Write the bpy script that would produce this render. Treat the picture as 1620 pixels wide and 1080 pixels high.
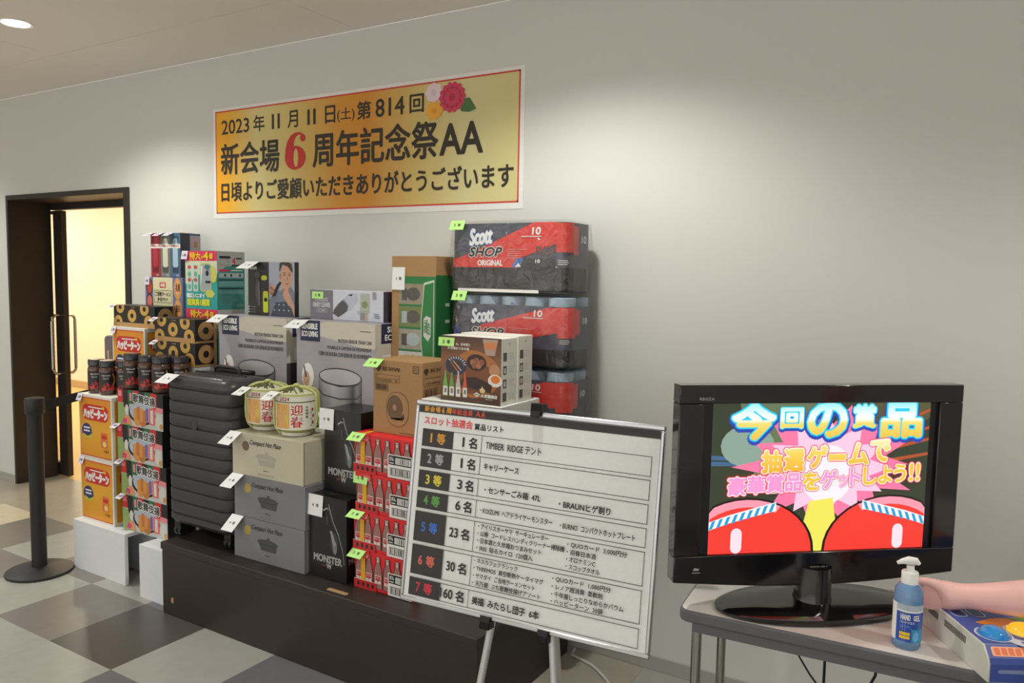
import bpy, bmesh, math, random
from mathutils import Vector, Matrix

random.seed(7)
for _o in list(bpy.data.objects):
    bpy.data.objects.remove(_o)
SC = bpy.context.scene
COL = SC.collection

# ------------------------------------------------------------------ camera
F_PX, YAW, PITCH, ROLL = 1227.368, -0.544, 0.084, 0.019
CAM = Vector((0.0, -2.939, 1.6))
_f = Vector((math.sin(YAW) * math.cos(PITCH), math.cos(YAW) * math.cos(PITCH), -math.sin(PITCH)))
_r = Vector((math.cos(YAW), -math.sin(YAW), 0.0))
_u = _r.cross(_f)
_r, _u = _r * math.cos(ROLL) + _u * math.sin(ROLL), _u * math.cos(ROLL) - _r * math.sin(ROLL)
_cd = bpy.data.cameras.new('camera')
_cd.sensor_width = 36.0
_cd.lens = F_PX / 1620.0 * 36.0
_cd.clip_start = 0.05
cam = bpy.data.objects.new('camera', _cd)
COL.objects.link(cam)
_m = Matrix((_r, _u, -_f)).transposed().to_4x4()
_m.translation = CAM
cam.matrix_world = _m
SC.camera = cam

# ------------------------------------------------------------------ world, exposure, room lamps
_w = bpy.data.worlds.new('world')
SC.world = _w
_w.use_nodes = True
_w.node_tree.nodes['Background'].inputs[0].default_value = (1.0, 0.985, 0.955, 1)
_w.node_tree.nodes['Background'].inputs[1].default_value = 1.15
SC.view_settings.view_transform = 'Standard'
SC.view_settings.look = 'None'
SC.view_settings.gamma = 1.0
SC.view_settings.use_curve_mapping = False
SC.view_settings.exposure = 0.2
CEIL_Z = 2.785
LAMP_X = (-6.9, -4.124, -1.35, 1.42)
LAMP_Y = (-0.867, -3.5, -6.1)
LAMP_W = 78.0
LAMP_COL = (0.98, 1.0, 0.93)


# ------------------------------------------------------------------ helpers: colour and materials
def lin(c):
    return tuple((x / 255 / 12.92) if x / 255 <= 0.04045 else ((x / 255 + 0.055) / 1.055) ** 2.4 for x in c)


MATS = {}


def M(name, rgb, rough=0.55, metal=0.0, var=0.05, scale=60.0, bump=0.0, coat=0.0, emit=0.0, trans=0.0, spec=0.5):
    if name in MATS:
        return MATS[name]
    m = bpy.data.materials.new(name)
    MATS[name] = m
    m.use_nodes = True
    nt = m.node_tree
    b = nt.nodes['Principled BSDF']
    c = lin(rgb)
    tc = nt.nodes.new('ShaderNodeTexCoord')
    nz = nt.nodes.new('ShaderNodeTexNoise')
    nz.inputs['Scale'].default_value = scale
    nz.inputs['Detail'].default_value = 3.0
    nt.links.new(tc.outputs['Object'], nz.inputs['Vector'])
    mx = nt.nodes.new('ShaderNodeMix')
    mx.data_type = 'RGBA'
    mx.inputs[6].default_value = tuple(max(0, x * (1 - var)) for x in c) + (1,)
    mx.inputs[7].default_value = tuple(min(1, x * (1 + var)) for x in c) + (1,)
    nt.links.new(nz.outputs['Fac'], mx.inputs[0])
    nt.links.new(mx.outputs[2], b.inputs['Base Color'])
    b.inputs['Roughness'].default_value = rough
    b.inputs['Metallic'].default_value = metal
    b.inputs['Specular IOR Level'].default_value = spec
    b.inputs['Coat Weight'].default_value = coat
    b.inputs['Coat Roughness'].default_value = 0.08
    if trans:
        b.inputs['Transmission Weight'].default_value = trans
        b.inputs['IOR'].default_value = 1.4
    if emit:
        nt.links.new(mx.outputs[2], b.inputs['Emission Color'])
        b.inputs['Emission Strength'].default_value = emit
        b.inputs['Base Color'].default_value = (0.01, 0.01, 0.01, 1)
        for l in list(nt.links):
            if l.to_socket == b.inputs['Base Color']:
                nt.links.remove(l)
    if bump:
        bp = nt.nodes.new('ShaderNodeBump')
        bp.inputs['Strength'].default_value = bump
        bp.inputs['Distance'].default_value = 0.002
        nt.links.new(nz.outputs['Fac'], bp.inputs['Height'])
        nt.links.new(bp.outputs['Normal'], b.inputs['Normal'])
    return m


def ramp_mat(name, stops, axis=0, rough=0.5, lo=0.0, hi=1.0, emit=0.0):
    """printed gradient along one object axis (object coordinates lo..hi)"""
    if name in MATS:
        return MATS[name]
    m = bpy.data.materials.new(name)
    MATS[name] = m
    m.use_nodes = True
    nt = m.node_tree
    b = nt.nodes['Principled BSDF']
    tc = nt.nodes.new('ShaderNodeTexCoord')
    sp = nt.nodes.new('ShaderNodeSeparateXYZ')
    mr = nt.nodes.new('ShaderNodeMapRange')
    mr.inputs['From Min'].default_value = lo
    mr.inputs['From Max'].default_value = hi
    cr = nt.nodes.new('ShaderNodeValToRGB')
    el = cr.color_ramp.elements
    while len(el) > 1:
        el.remove(el[-1])
    el[0].position = stops[0][0]
    el[0].color = lin(stops[0][1]) + (1,)
    for p, c in stops[1:]:
        e = el.new(p)
        e.color = lin(c) + (1,)
    nt.links.new(tc.outputs['Object'], sp.inputs[0])
    nt.links.new(sp.outputs[axis], mr.inputs['Value'])
    nt.links.new(mr.outputs[0], cr.inputs[0])
    if emit:
        b.inputs['Base Color'].default_value = (0.01, 0.01, 0.01, 1)
        nt.links.new(cr.outputs[0], b.inputs['Emission Color'])
        b.inputs['Emission Strength'].default_value = emit
    else:
        nt.links.new(cr.outputs[0], b.inputs['Base Color'])
    b.inputs['Roughness'].default_value = rough
    return m


def film_mat():
    m = bpy.data.materials.new('clear_film')
    m.use_nodes = True
    nt = m.node_tree
    for n in list(nt.nodes):
        nt.nodes.remove(n)
    out = nt.nodes.new('ShaderNodeOutputMaterial')
    tr = nt.nodes.new('ShaderNodeBsdfTransparent')
    tr.inputs[0].default_value = (0.97, 0.97, 0.97, 1)
    gl = nt.nodes.new('ShaderNodeBsdfGlossy')
    gl.inputs['Roughness'].default_value = 0.12
    mx = nt.nodes.new('ShaderNodeMixShader')
    mx.inputs[0].default_value = 0.10
    tc = nt.nodes.new('ShaderNodeTexCoord')
    nz = nt.nodes.new('ShaderNodeTexNoise')
    nz.inputs['Scale'].default_value = 14.0
    nz.inputs['Detail'].default_value = 4.0
    nz.inputs['Distortion'].default_value = 1.5
    bp = nt.nodes.new('ShaderNodeBump')
    bp.inputs['Strength'].default_value = 0.9
    bp.inputs['Distance'].default_value = 0.02
    nt.links.new(tc.outputs['Object'], nz.inputs['Vector'])
    nt.links.new(nz.outputs['Fac'], bp.inputs['Height'])
    nt.links.new(bp.outputs['Normal'], gl.inputs['Normal'])
    nt.links.new(tr.outputs[0], mx.inputs[1])
    nt.links.new(gl.outputs[0], mx.inputs[2])
    nt.links.new(mx.outputs[0], out.inputs['Surface'])
    MATS['clear_film'] = m
    return m


film_mat()


# ------------------------------------------------------------------ helpers: meshes
class MB:
    def __init__(self):
        self.v, self.f, self.m, self.mats = [], [], [], []

    def mi(self, mat):
        if mat not in self.mats:
            self.mats.append(mat)
        return self.mats.index(mat)

    def add(self, vs, fs, mat):
        o = len(self.v)
        self.v += [tuple(p) for p in vs]
        k = self.mi(mat)
        for f in fs:
            self.f.append([o + i for i in f])
            self.m.append(k)
        return self

    def box(self, x0, y0, z0, x1, y1, z1, mat):
        vs = [(x0, y0, z0), (x1, y0, z0), (x1, y1, z0), (x0, y1, z0), (x0, y0, z1), (x1, y0, z1), (x1, y1, z1), (x0, y1, z1)]
        return self.add(vs, [(3, 2, 1, 0), (4, 5, 6, 7), (0, 1, 5, 4), (1, 2, 6, 5), (2, 3, 7, 6), (3, 0, 4, 7)], mat)

    def loops(self, rings, mat, cap0=True, cap1=True, closed=True):
        n = len(rings[0])
        vs = [p for r in rings for p in r]
        fs = []
        for i in range(len(rings) - 1):
            for j in range(n if closed else n - 1):
                k = (j + 1) % n
                fs.append((i * n + j, i * n + k, (i + 1) * n + k, (i + 1) * n + j))
        if cap0:
            fs.append(tuple(range(n))[::-1])
        if cap1:
            fs.append(tuple((len(rings) - 1) * n + j for j in range(n)))
        return self.add(vs, fs, mat)

    def lathe(self, prof, mat, n=32, c=(0, 0), cap0=True, cap1=True):
        rings = [[(c[0] + r * math.cos(2 * math.pi * j / n), c[1] + r * math.sin(2 * math.pi * j / n), z) for j in range(n)] for r, z in prof]
        return self.loops(rings, mat, cap0, cap1)

    def tube(self, pts, r, mat, n=8, cap=True):
        pts = [Vector(p) for p in pts]
        rings = []
        for i, p in enumerate(pts):
            t = (pts[min(i + 1, len(pts) - 1)] - pts[max(i - 1, 0)]).normalized()
            a = Vector((0, 0, 1)) if abs(t.z) < 0.9 else Vector((1, 0, 0))
            x = t.cross(a).normalized()
            y = t.cross(x).normalized()
            rr = r[i] if isinstance(r, (list, tuple)) else r
            rings.append([tuple(p + x * rr * math.cos(2 * math.pi * j / n) - y * rr * math.sin(2 * math.pi * j / n)) for j in range(n)])
        return self.loops(rings, mat, cap, cap)

    def prism(self, poly, lo, hi, mat, axis='y'):
        """extrude 2D polygon; axis y: poly in (x,z); axis x: poly in (y,z); axis z: poly in (x,y)"""
        def P(p, t):
            return {'y': (p[0], t, p[1]), 'x': (t, p[0], p[1]), 'z': (p[0], p[1], t)}[axis]
        n = len(poly)
        vs = [P(p, lo) for p in poly] + [P(p, hi) for p in poly]
        fs = [tuple(range(n)), tuple(range(2 * n - 1, n - 1, -1))] + [(i, i + n, (i + 1) % n + n, (i + 1) % n) for i in range(n)]
        return self.add(vs, fs, mat)

    def build(self, name, parent=None, loc=(0, 0, 0), rotz=0.0, bevel=0.0, seg=2, smooth=True, fixn=True):
        me = bpy.data.meshes.new(name)
        me.from_pydata(self.v, [], self.f)
        for mt in self.mats:
            me.materials.append(mt)
        me.polygons.foreach_set('material_index', self.m)
        if fixn:
            bm = bmesh.new()
            bm.from_mesh(me)
            bmesh.ops.recalc_face_normals(bm, faces=bm.faces)
            bm.to_mesh(me)
            bm.free()
        if smooth:
            me.polygons.foreach_set('use_smooth', [True] * len(me.polygons))
            me.set_sharp_from_angle(angle=math.radians(38))
        me.update()
        o = bpy.data.objects.new(name, me)
        COL.objects.link(o)
        o.location = loc
        o.rotation_euler = (0, 0, rotz)
        if parent is not None:
            o.parent = parent
        if bevel:
            md = o.modifiers.new('bevel', 'BEVEL')
            md.width = bevel
            md.segments = seg
            md.limit_method = 'ANGLE'
            md.angle_limit = math.radians(40)
        return o


def tag(o, label=None, cat=None, group=None, kind=None):
    if label:
        o['label'] = label
    if cat:
        o['category'] = cat
    if group:
        o['group'] = group
    if kind:
        o['kind'] = kind
    return o


def empty(name, loc=(0, 0, 0), rotz=0.0):
    o = bpy.data.objects.new(name, None)
    COL.objects.link(o)
    o.location = loc
    o.rotation_euler = (0, 0, rotz)
    o.empty_display_size = 0.05
    return o


def rrect(w, d, r, n=5, ox=0.0, oy=0.0):
    pts = []
    for cx, cy, a0 in ((w / 2 - r, -d / 2 + r, -90), (w / 2 - r, d / 2 - r, 0), (-w / 2 + r, d / 2 - r, 90), (-w / 2 + r, -d / 2 + r, 180)):
        for i in range(n + 1):
            a = math.radians(a0 + 90 * i / n)
            pts.append((ox + cx + r * math.cos(a), oy + cy + r * math.sin(a)))
    return pts


# ------------------------------------------------------------------ helpers: flat print and lettering
_TXT = {}


def glyphs(s, res=3):
    k = (s, res)
    if k in _TXT:
        return _TXT[k]
    c = bpy.data.curves.new('t', 'FONT')
    c.body = s
    c.resolution_u = res
    o = bpy.data.objects.new('t', c)
    me = bpy.data.meshes.new_from_object(o)
    vs = [(v.co.x, v.co.y) for v in me.vertices]
    asp = 1.0
    fs = [tuple(p.vertices) for p in me.polygons]
    if vs:
        x0, x1 = min(v[0] for v in vs), max(v[0] for v in vs)
        y0, y1 = min(v[1] for v in vs), max(v[1] for v in vs)
        asp = (x1 - x0) / max(y1 - y0, 1e-6)
        vs = [((x - x0) / max(x1 - x0, 1e-6), (y - y0) / max(y1 - y0, 1e-6)) for x, y in vs]
    bpy.data.objects.remove(o)
    bpy.data.curves.remove(c)
    bpy.data.meshes.remove(me)
    _TXT[k] = (vs, fs, asp)
    return _TXT[k]


class Print:
    """flat print on a surface: u,v in 0..1 of the face; mp(u,v,offset) -> local xyz"""

    def __init__(self, W, H, mp):
        self.W, self.H, self.mp = W, H, mp
        self.b = MB()
        self.k = 1

    def _add(self, pts, fs, mat):
        off = self.k * 0.00007
        self.b.add([self.mp(u, v, off) for u, v in pts], fs, mat)

    def rect(self, u0, v0, u1, v1, mat, n=1):
        pts, fs = [], []
        for i in range(n + 1):
            u = u0 + (u1 - u0) * i / n
            pts += [(u, v0), (u, v1)]
        for i in range(n):
            fs.append((2 * i, 2 * i + 2, 2 * i + 3, 2 * i + 1))
        self._add(pts, fs, mat)
        self.k += 1
        return self

    def poly(self, pts, mat):
        a = sum(pts[i][0] * pts[(i + 1) % len(pts)][1] - pts[(i + 1) % len(pts)][0] * pts[i][1] for i in range(len(pts)))
        if a < 0:
            pts = pts[::-1]
        self._add(pts, [tuple(range(len(pts)))], mat)
        self.k += 1
        return self

    def ell(self, cu, cv, ru, rv, mat, n=24, a0=0.0, a1=360.0, wob=0.0, k=0):
        pts = []
        full = abs(a1 - a0) >= 359.9
        for i in range(n if full else n + 1):
            a = math.radians(a0 + (a1 - a0) * i / n)
            s = 1 + wob * math.cos(k * a)
            pts.append((cu + ru * s * math.cos(a), cv + rv * s * math.sin(a)))
        self._add(pts, [tuple(range(len(pts)))], mat)
        self.k += 1
        return self

    def ring(self, cu, cv, ru, rv, t, mat, n=28):
        pts, fs = [], []
        for i in range(n):
            a = 2 * math.pi * i / n
            pts += [(cu + ru * math.cos(a), cv + rv * math.sin(a)), (cu + ru * (1 - t) * math.cos(a), cv + rv * (1 - t) * math.sin(a))]
        for i in range(n):
            j = (i + 1) % n
            fs.append((2 * i, 2 * j, 2 * j + 1, 2 * i + 1))
        self._add(pts, fs, mat)
        self.k += 1
        return self

    def frame(self, u0, v0, u1, v1, t, mat):
        tu, tv = t / self.W, t / self.H
        for a in ((u0, v0, u1, v0 + tv), (u0, v1 - tv, u1, v1), (u0, v0, u0 + tu, v1), (u1 - tu, v0, u1, v1)):
            self.rect(*a, mat)
            self.k -= 1
        self.k += 1
        return self

    def rr(self, u0, v0, u1, v1, r, mat):
        w, h = (u1 - u0) * self.W, (v1 - v0) * self.H
        r = min(r, w / 2.01, h / 2.01)
        return self.poly([((u0 + u1) / 2 + x / self.W, (v0 + v1) / 2 + y / self.H) for x, y in rrect(w, h, r, 4)], mat)

    def text(self, s, u0, v0, u1, v1, mat, bold=0.0, shear=0.0, out=None, rot=0.0, res=3, n=8):
        """letters filling the box; bold = stroke growth in units of the height; out = (material, growth)"""
        if out:
            self.text(s, u0, v0, u1, v1, out[0], out[1], shear, None, rot, res, 12)
        vs, fs, asp = glyphs(s, res)
        if not vs:
            return self
        w, h = (u1 - u0) * self.W, (v1 - v0) * self.H
        w = min(w, h * asp * 1.35)
        offs = [(0.0, 0.0)]
        if bold:
            b = bold * h
            w2, h2 = w - (0 if out is None else 0), h
            for q in ([1.0] if bold < 0.06 else [0.55, 1.0]):
                offs += [(b * q * math.cos(2 * math.pi * i / n), b * q * math.sin(2 * math.pi * i / n)) for i in range(n)]
        ca, sa = math.cos(rot), math.sin(rot)
        base = self.k * 0.00007
        for i, (dx, dy) in enumerate(offs):
            P = []
            for x, y in vs:
                xx, yy = (x - 0.5) * w + shear * (y - 0.5) * h + dx, (y - 0.5) * h + dy
                xx, yy = xx * ca - yy * sa, xx * sa + yy * ca
                P.append(self.mp((u0 + u1) / 2 + xx / self.W, (v0 + v1) / 2 + yy / self.H, base + i * 0.000009))
            self.b.add(P, fs, mat)
        self.k += 1 + int(len(offs) * 0.000009 / 0.00007)
        return self

    def bars(self, u0, v0, u1, v1, mat, n=18):
        """a bar code"""
        st = random.Random(n + int(u0 * 100))
        u = u0
        while u < u1:
            d = (u1 - u0) / n * st.choice((0.4, 0.7, 1.1))
            self.rect(u, v0, min(u + d, u1), v1, mat)
            self.k -= 1
            u += d + (u1 - u0) / n * st.choice((0.4, 0.6, 0.9))
        self.k += 1
        return self

    def lines(self, u0, v0, u1, v1, mat, n=4, fill=0.4, ragged=0.3):
        """rows of print too small to read"""
        st = random.Random(int(u0 * 1000 + v0 * 77 + n))
        for i in range(n):
            h = (v1 - v0) / n
            self.rect(u0, v0 + i * h + h * 0.25, u0 + (u1 - u0) * (1 - ragged * st.random()), v0 + i * h + h * (0.25 + fill), mat)
            self.k -= 1
        self.k += 1
        return self

    def done(self, name, parent):
        return self.b.build(name, parent, smooth=False, fixn=False)


DIMS = {}


def face(o, side):
    w, d, h = DIMS[o.name]
    e = 0.0004
    if side == 'front':
        return Print(w, h, lambda u, v, k: (-w / 2 + u * w, -d / 2 - e - k, v * h))
    if side == 'right':
        return Print(d, h, lambda u, v, k: (w / 2 + e + k, -d / 2 + u * d, v * h))
    return Print(w, d, lambda u, v, k: (-w / 2 + u * w, -d / 2 + v * d, h + e + k))


def carton(name, label, cat, x0, x1, yf, d, z0, h, mat, rotz=0.0, group=None, bevel=0.0025):
    w = x1 - x0
    b = MB().box(-w / 2, -d / 2, 0, w / 2, d / 2, h, mat)
    cx, cy = (x0 + x1) / 2, yf + d / 2
    o = b.build(name, None, (cx, cy, z0), rotz, bevel, smooth=False)
    tag(o, label, cat, group)
    DIMS[o.name] = (w, d, h)
    return o


INK = M('black_ink', (28, 28, 30), 0.5)
WHITE = M('white_ink', (238, 238, 236), 0.5)
TAGW = M('tag_white', (240, 240, 242), 0.6)
TAGG = M('tag_green', (188, 240, 140), 0.6)


def prize_tag(o, txt, mat=None, u=0.0, tilt=35, w=0.068, h=0.046, v=1.0, lift=0.0):
    """paper card taped by its upper edge to the front of a box"""
    W, D, H = DIMS[o.name]
    mat = mat or TAGW
    t = math.radians(tilt)
    dy, dz = -math.sin(t), -math.cos(t)
    y0, z0 = -D / 2 - 0.0012, H * v + 0.001 + lift
    x0 = -W / 2 + u * W
    ny, nz = -math.cos(t), math.sin(t)
    b = MB()
    th = 0.0006
    vs = []
    for q in (0, th):
        for (a, c) in ((0, h), (w, h), (w, 0), (0, 0)):
            vs.append((x0 + a, y0 + dy * c + ny * q, z0 + dz * c + nz * q))
    b.add(vs, [(3, 2, 1, 0), (4, 5, 6, 7), (0, 1, 5, 4), (1, 2, 6, 5), (2, 3, 7, 6), (3, 0, 4, 7)], mat)
    p = b.build('prize_tag', o, smooth=False)
    pr = Print(w, h, lambda a, c, k: (x0 + a * w, y0 + dy * (1 - c) * h + ny * (th + 0.0003 + k), z0 + dz * (1 - c) * h + nz * (th + 0.0003 + k)))
    s_ = 0.0062
    pr.text(txt[0], 0.34 - s_ * .8 / w, 0.5 - s_ / h, 0.34 + s_ * .8 / w, 0.5 + s_ / h, INK, 0.02, res=2, n=4)
    pr.text(txt[1], 0.64 - s_ * 1.15 / w, 0.5 - s_ * 1.15 / h, 0.64 + s_ * 1.15 / w, 0.5 + s_ * 1.15 / h, INK, 0.02, res=2, n=4)
    pr.done('tag_lettering', p)
    return p


# ================================================================== the setting
WALLM = M('wall_paint', (214, 213, 208), 0.75, var=0.02, scale=220, bump=0.08)
CEILM = M('ceiling_board', (238, 232, 224), 0.8, var=0.02, scale=140, bump=0.06)
BASEM = M('grey_vinyl_base', (168, 166, 160), 0.5, var=0.03)
WOODD = M('dark_door_veneer', (46, 37, 33), 0.45, var=0.22, scale=22)
DX0, DX1, DZ = -6.044, -4.609, 2.103          # doorway in the back wall
ROOM_X0, ROOM_X1, ROOM_Y0 = -9.6, 3.6, -7.4
WT = 0.29                                      # wall thickness
b = MB()
b.box(ROOM_X0, 0, -0.05, DX0, WT, CEIL_Z, WALLM)
b.box(DX1, 0, -0.05, ROOM_X1, WT, CEIL_Z, WALLM)
b.box(DX0, 0, DZ, DX1, WT, CEIL_Z, WALLM)
tag(b.build('wall_back', smooth=False), 'off white painted wall with the banner and the dark doorway', kind='structure')
for nm, q in (('wall_left', (ROOM_X0 - 0.1, ROOM_Y0, -0.05, ROOM_X0, WT, CEIL_Z)), ('wall_right', (ROOM_X1, ROOM_Y0, -0.05, ROOM_X1 + 0.1, WT, CEIL_Z))):
    tag(MB().box(*q, WALLM).build(nm, smooth=False), kind='structure')
# unseen glazed front added behind the camera so world light brightens wall and ceiling
b = MB()
b.box(ROOM_X0, ROOM_Y0 - 0.1, -0.05, ROOM_X1, ROOM_Y0, 0.12, WALLM)
b.box(ROOM_X0, ROOM_Y0 - 0.1, 2.6, ROOM_X1, ROOM_Y0, CEIL_Z, WALLM)
tag(b.build('wall_front', smooth=False), kind='structure')
win = tag(MB().box(ROOM_X0, ROOM_Y0 - 0.08, 0.12, ROOM_X1, ROOM_Y0 - 0.03, 0.16, BASEM).build('fill_window_1', smooth=False), 'unseen glazed front added to let fill light into the hall', kind='structure')
for i in range(9):
    mx_ = ROOM_X0 + (ROOM_X1 - ROOM_X0) * i / 8
    MB().box(max(mx_ - 0.03, ROOM_X0), ROOM_Y0 - 0.08, 0.16, min(mx_ + 0.03, ROOM_X1), ROOM_Y0 - 0.03, 2.6, BASEM).build('fill_window_mullion', win, smooth=False)
_pd = bpy.data.lights.new('fill_window_portal', 'AREA')
_pd.shape = 'RECTANGLE'
_pd.size, _pd.size_y = ROOM_X1 - ROOM_X0, 2.44
_pd.cycles.is_portal = True
_po = bpy.data.objects.new('fill_window_portal', _pd)
COL.objects.link(_po)
_po.location = ((ROOM_X0 + ROOM_X1) / 2, ROOM_Y0 - 0.02, 1.38)
_po.rotation_euler = (math.radians(90), 0, 0)
for nm, q in (('baseboard_back_left', (ROOM_X0, -0.007, 0, DX0 - 0.005, 0, 0.06)), ('baseboard_back', (DX1 + 0.045, -0.007, 0, ROOM_X1, 0, 0.06))):
    tag(MB().box(*q, BASEM).build(nm, bevel=0.002), kind='structure')

# floor: slab and square tiles
TS, TX, TY = 0.448, -3.794, -1.205
slab = tag(MB().box(ROOM_X0, ROOM_Y0, -0.12, ROOM_X1, 0.0, -0.004, M('floor_slab', (214, 208, 198), 0.5)).build('floor', smooth=False), kind='structure')


def tile_mat(n, c):
    return M('floor_tile_' + n, c, 0.33, var=0.10, scale=16, spec=0.45)


TC = {'light': tile_mat('light', (163, 162, 155)), 'cream': tile_mat('cream', (206, 194, 168)), 'mid': tile_mat('mid', (126, 120, 114)), 'beige': tile_mat('beige', (166, 157, 143)),
      'dark': tile_mat('dark', (84, 80, 76)), 'blue': tile_mat('blue', (108, 107, 112))}
KNOWN = {(-4, 1): 'cream', (-3, 1): 'mid', (-2, 1): 'light', (-1, 1): 'mid', (0, 1): 'light', (1, 1): 'blue', (-3, 0): 'beige', (-2, 0): 'mid', (-1, 0): 'light', (0, 0): 'mid', (1, 0): 'dark',
         (2, 0): 'light', (3, 0): 'blue', (-1, -1): 'light', (0, -1): 'light', (1, -1): 'light', (2, -1): 'blue', (3, -1): 'light', (4, -1): 'mid', (-2, -1): 'mid', (-5, 1): 'beige',
         (5, 1): 'beige', (5, 2): 'beige', (6, 2): 'light', (4, 2): 'beige', (5, 0): 'mid', (4, 1): 'mid'}
tm = {}
for i in range(-9, 16):
    for j in range(-4, 3):
        x0, x1, y0, y1 = TX + i * TS, TX + (i + 1) * TS, TY + j * TS, min(TY + (j + 1) * TS, -0.001)
        c = KNOWN.get((i, j)) or ('beige' if j >= 2 else random.choice(('light', 'mid', 'dark', 'light', 'blue', 'beige')))
        key = (c, j == 2)
        if key not in tm:
            g = 0.0004
            tm[key] = MB().box(g, g, 0, TS - g, y1 - y0 - g, 0.004, TC[c]).build('floor_tile', slab, smooth=False)
            t = tm[key]
        else:
            t = tm[key].copy()
            COL.objects.link(t)
            t.parent = slab
        t.location = (x0, y0, -0.004)

tag(MB().box(DX0, 0.0, -0.12, DX1, WT, -0.0005, TC['beige']).build('floor_doorway', smooth=False), kind='structure')

# ceiling: boards with open joints
ceil = tag(MB().box(ROOM_X0, ROOM_Y0, CEIL_Z + 0.004, ROOM_X1, 0.0, CEIL_Z + 0.1, M('ceiling_joint', (120, 116, 110), 0.9)).build('ceiling', smooth=False), kind='structure')
ys = [0.0, -0.46, -1.37, -2.28, -3.19, -4.10, -5.01, -5.92, -6.83, ROOM_Y0]
xs = [-9.6, -8.15, -6.33, -4.51, -2.69, -0.87, 0.95, 2.77, 3.6]
for a in range(len(xs) - 1):
    for c in range(len(ys) - 1):
        MB().box(xs[a] + 0.0015, ys[c + 1] + 0.0015, CEIL_Z, xs[a + 1] - 0.0015, ys[c] - 0.0015, CEIL_Z + 0.004, CEILM).build('ceiling_board', ceil, smooth=False)

# recessed downlights
LENS = M('lamp_lens', (255, 250, 238), emit=14.0)
RIM = M('lamp_rim', (235, 233, 226), 0.4)
for ix, lx in enumerate(LAMP_X):
    for iy, ly in enumerate(LAMP_Y):
        e = empty('ceiling_downlight', (lx, ly, CEIL_Z))
        near = {(1, 0): 'round recessed downlight in the ceiling before the dark doorway', (2, 0): 'round recessed downlight in the ceiling before the towel packs'}
        tag(e, near.get((ix, iy), 'round recessed downlight of the ceiling rows away from the prizes'), 'light', 'ceiling downlights')
        MB().lathe([(0.062, -0.001), (0.078, -0.004), (0.08, 0.0), (0.062, 0.002)], RIM, 28, cap0=False, cap1=False).build('rim', e)
        MB().lathe([(0.0005, -0.0015), (0.062, -0.0015)], LENS, 28, cap0=True, cap1=False).build('lens', e)
        ld = bpy.data.lights.new('lamp', 'SPOT')
        ld.energy = LAMP_W
        ld.color = LAMP_COL
        ld.spot_size = math.radians(138)
        ld.spot_blend = 0.55
        ld.shadow_soft_size = 0.06
        lo = bpy.data.objects.new('lamp', ld)
        COL.objects.link(lo)
        lo.parent = e
        lo.location = (0, 0, -0.012)

# doorway: casing, deep reveal, pocket leaf, next room
b = MB()
cw = 0.04
b.box(DX0 - 0.004, -0.012, 0, DX0 + 0.022, WT, DZ + 0.004, WOODD)
b.box(DX1 - 0.022, -0.012, 0, DX1 + 0.03, WT, DZ + 0.004, WOODD)
b.box(DX0 + 0.022, -0.012, DZ - 0.03, DX1 - 0.022, WT, DZ + 0.004, WOODD)
tag(b.build('trim_1', bevel=0.002), 'dark veneered casing of the doorway', kind='structure')
b = MB()
b.box(DX0, WT + 0.001, DZ - 0.075, DX1 + 0.3, WT + 0.06, DZ + 0.2, WOODD)
tag(b.build('trim_2', bevel=0.002), 'dark head rail behind the doorway', kind='structure')
b = MB()
L0, L1, S0, S1 = -6.95, -5.905, -6.112, -6.016
yl0, yl1 = WT + 0.012, WT + 0.05
b.box(L0, yl0, 0.008, S0, yl1, DZ - 0.08, WOODD)
b.box(S1, yl0, 0.008, L1, yl1, DZ - 0.08, WOODD)
b.box(S0, yl0, 0.008, S1, yl1, 0.10, WOODD)
b.box(S0, yl0, 2.0, S1, yl1, DZ - 0.08, WOODD)
door = tag(b.build('door_1', smooth=False), 'dark brown sliding door leaf with slit window and bar handles', kind='structure')
gm = M('slit_glass', (240, 244, 240), 0.02, trans=1.0)
MB().box(S0, yl0 + 0.017, 0.10, S1, yl0 + 0.021, 2.0, gm).build('slit_pane', door, smooth=False)
STEEL = M('brushed_steel', (190, 188, 184), 0.22, metal=1.0, var=0.03)
for sy, y0 in ((-1, yl0), (1, yl1)):
    hx = -5.95
    pts = []
    for z, yy in ((0.80, 0.0), (0.80, 0.045), (0.815, 0.062), (0.84, 0.068), (1.20, 0.068), (1.225, 0.062), (1.24, 0.045), (1.24, 0.0)):
        pts.append((hx, y0 + sy * yy, z))
    MB().tube(pts, 0.011, STEEL, 10).build('door_handle', door)

WARM = M('next_room_wall', (240, 230, 206), 0.8, var=0.02)
NF = M('next_room_floor', (226, 186, 122), 0.5, var=0.05)
nb = tag(MB().box(-13.5, 2.9, -0.05, -2.5, 3.0, 2.7, WARM).build('wall_next_room', smooth=False), 'warm cream wall of the next room', kind='structure')
tag(MB().box(-13.5, 2.889, 0, -2.5, 2.9, 0.09, M('next_room_base', (190, 160, 110), 0.5)).build('baseboard_next_room', smooth=False), kind='structure')
tag(MB().box(-13.5, WT, -0.05, -2.5, 3.0, -0.002, NF).build('floor_next_room', smooth=False), kind='structure')
tag(MB().box(-13.5, WT, 2.7, -2.5, 3.0, 2.75, WARM).build('ceiling_next_room', smooth=False), kind='structure')
tag(MB().box(-13.6, WT, -0.05, -13.5, 3.0, 2.7, WARM).build('wall_next_room_left', smooth=False), kind='structure')
tag(MB().box(-2.5, WT, -0.05, -2.4, 3.0, 2.7, WARM).build('wall_next_room_right', smooth=False), kind='structure')
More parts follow.
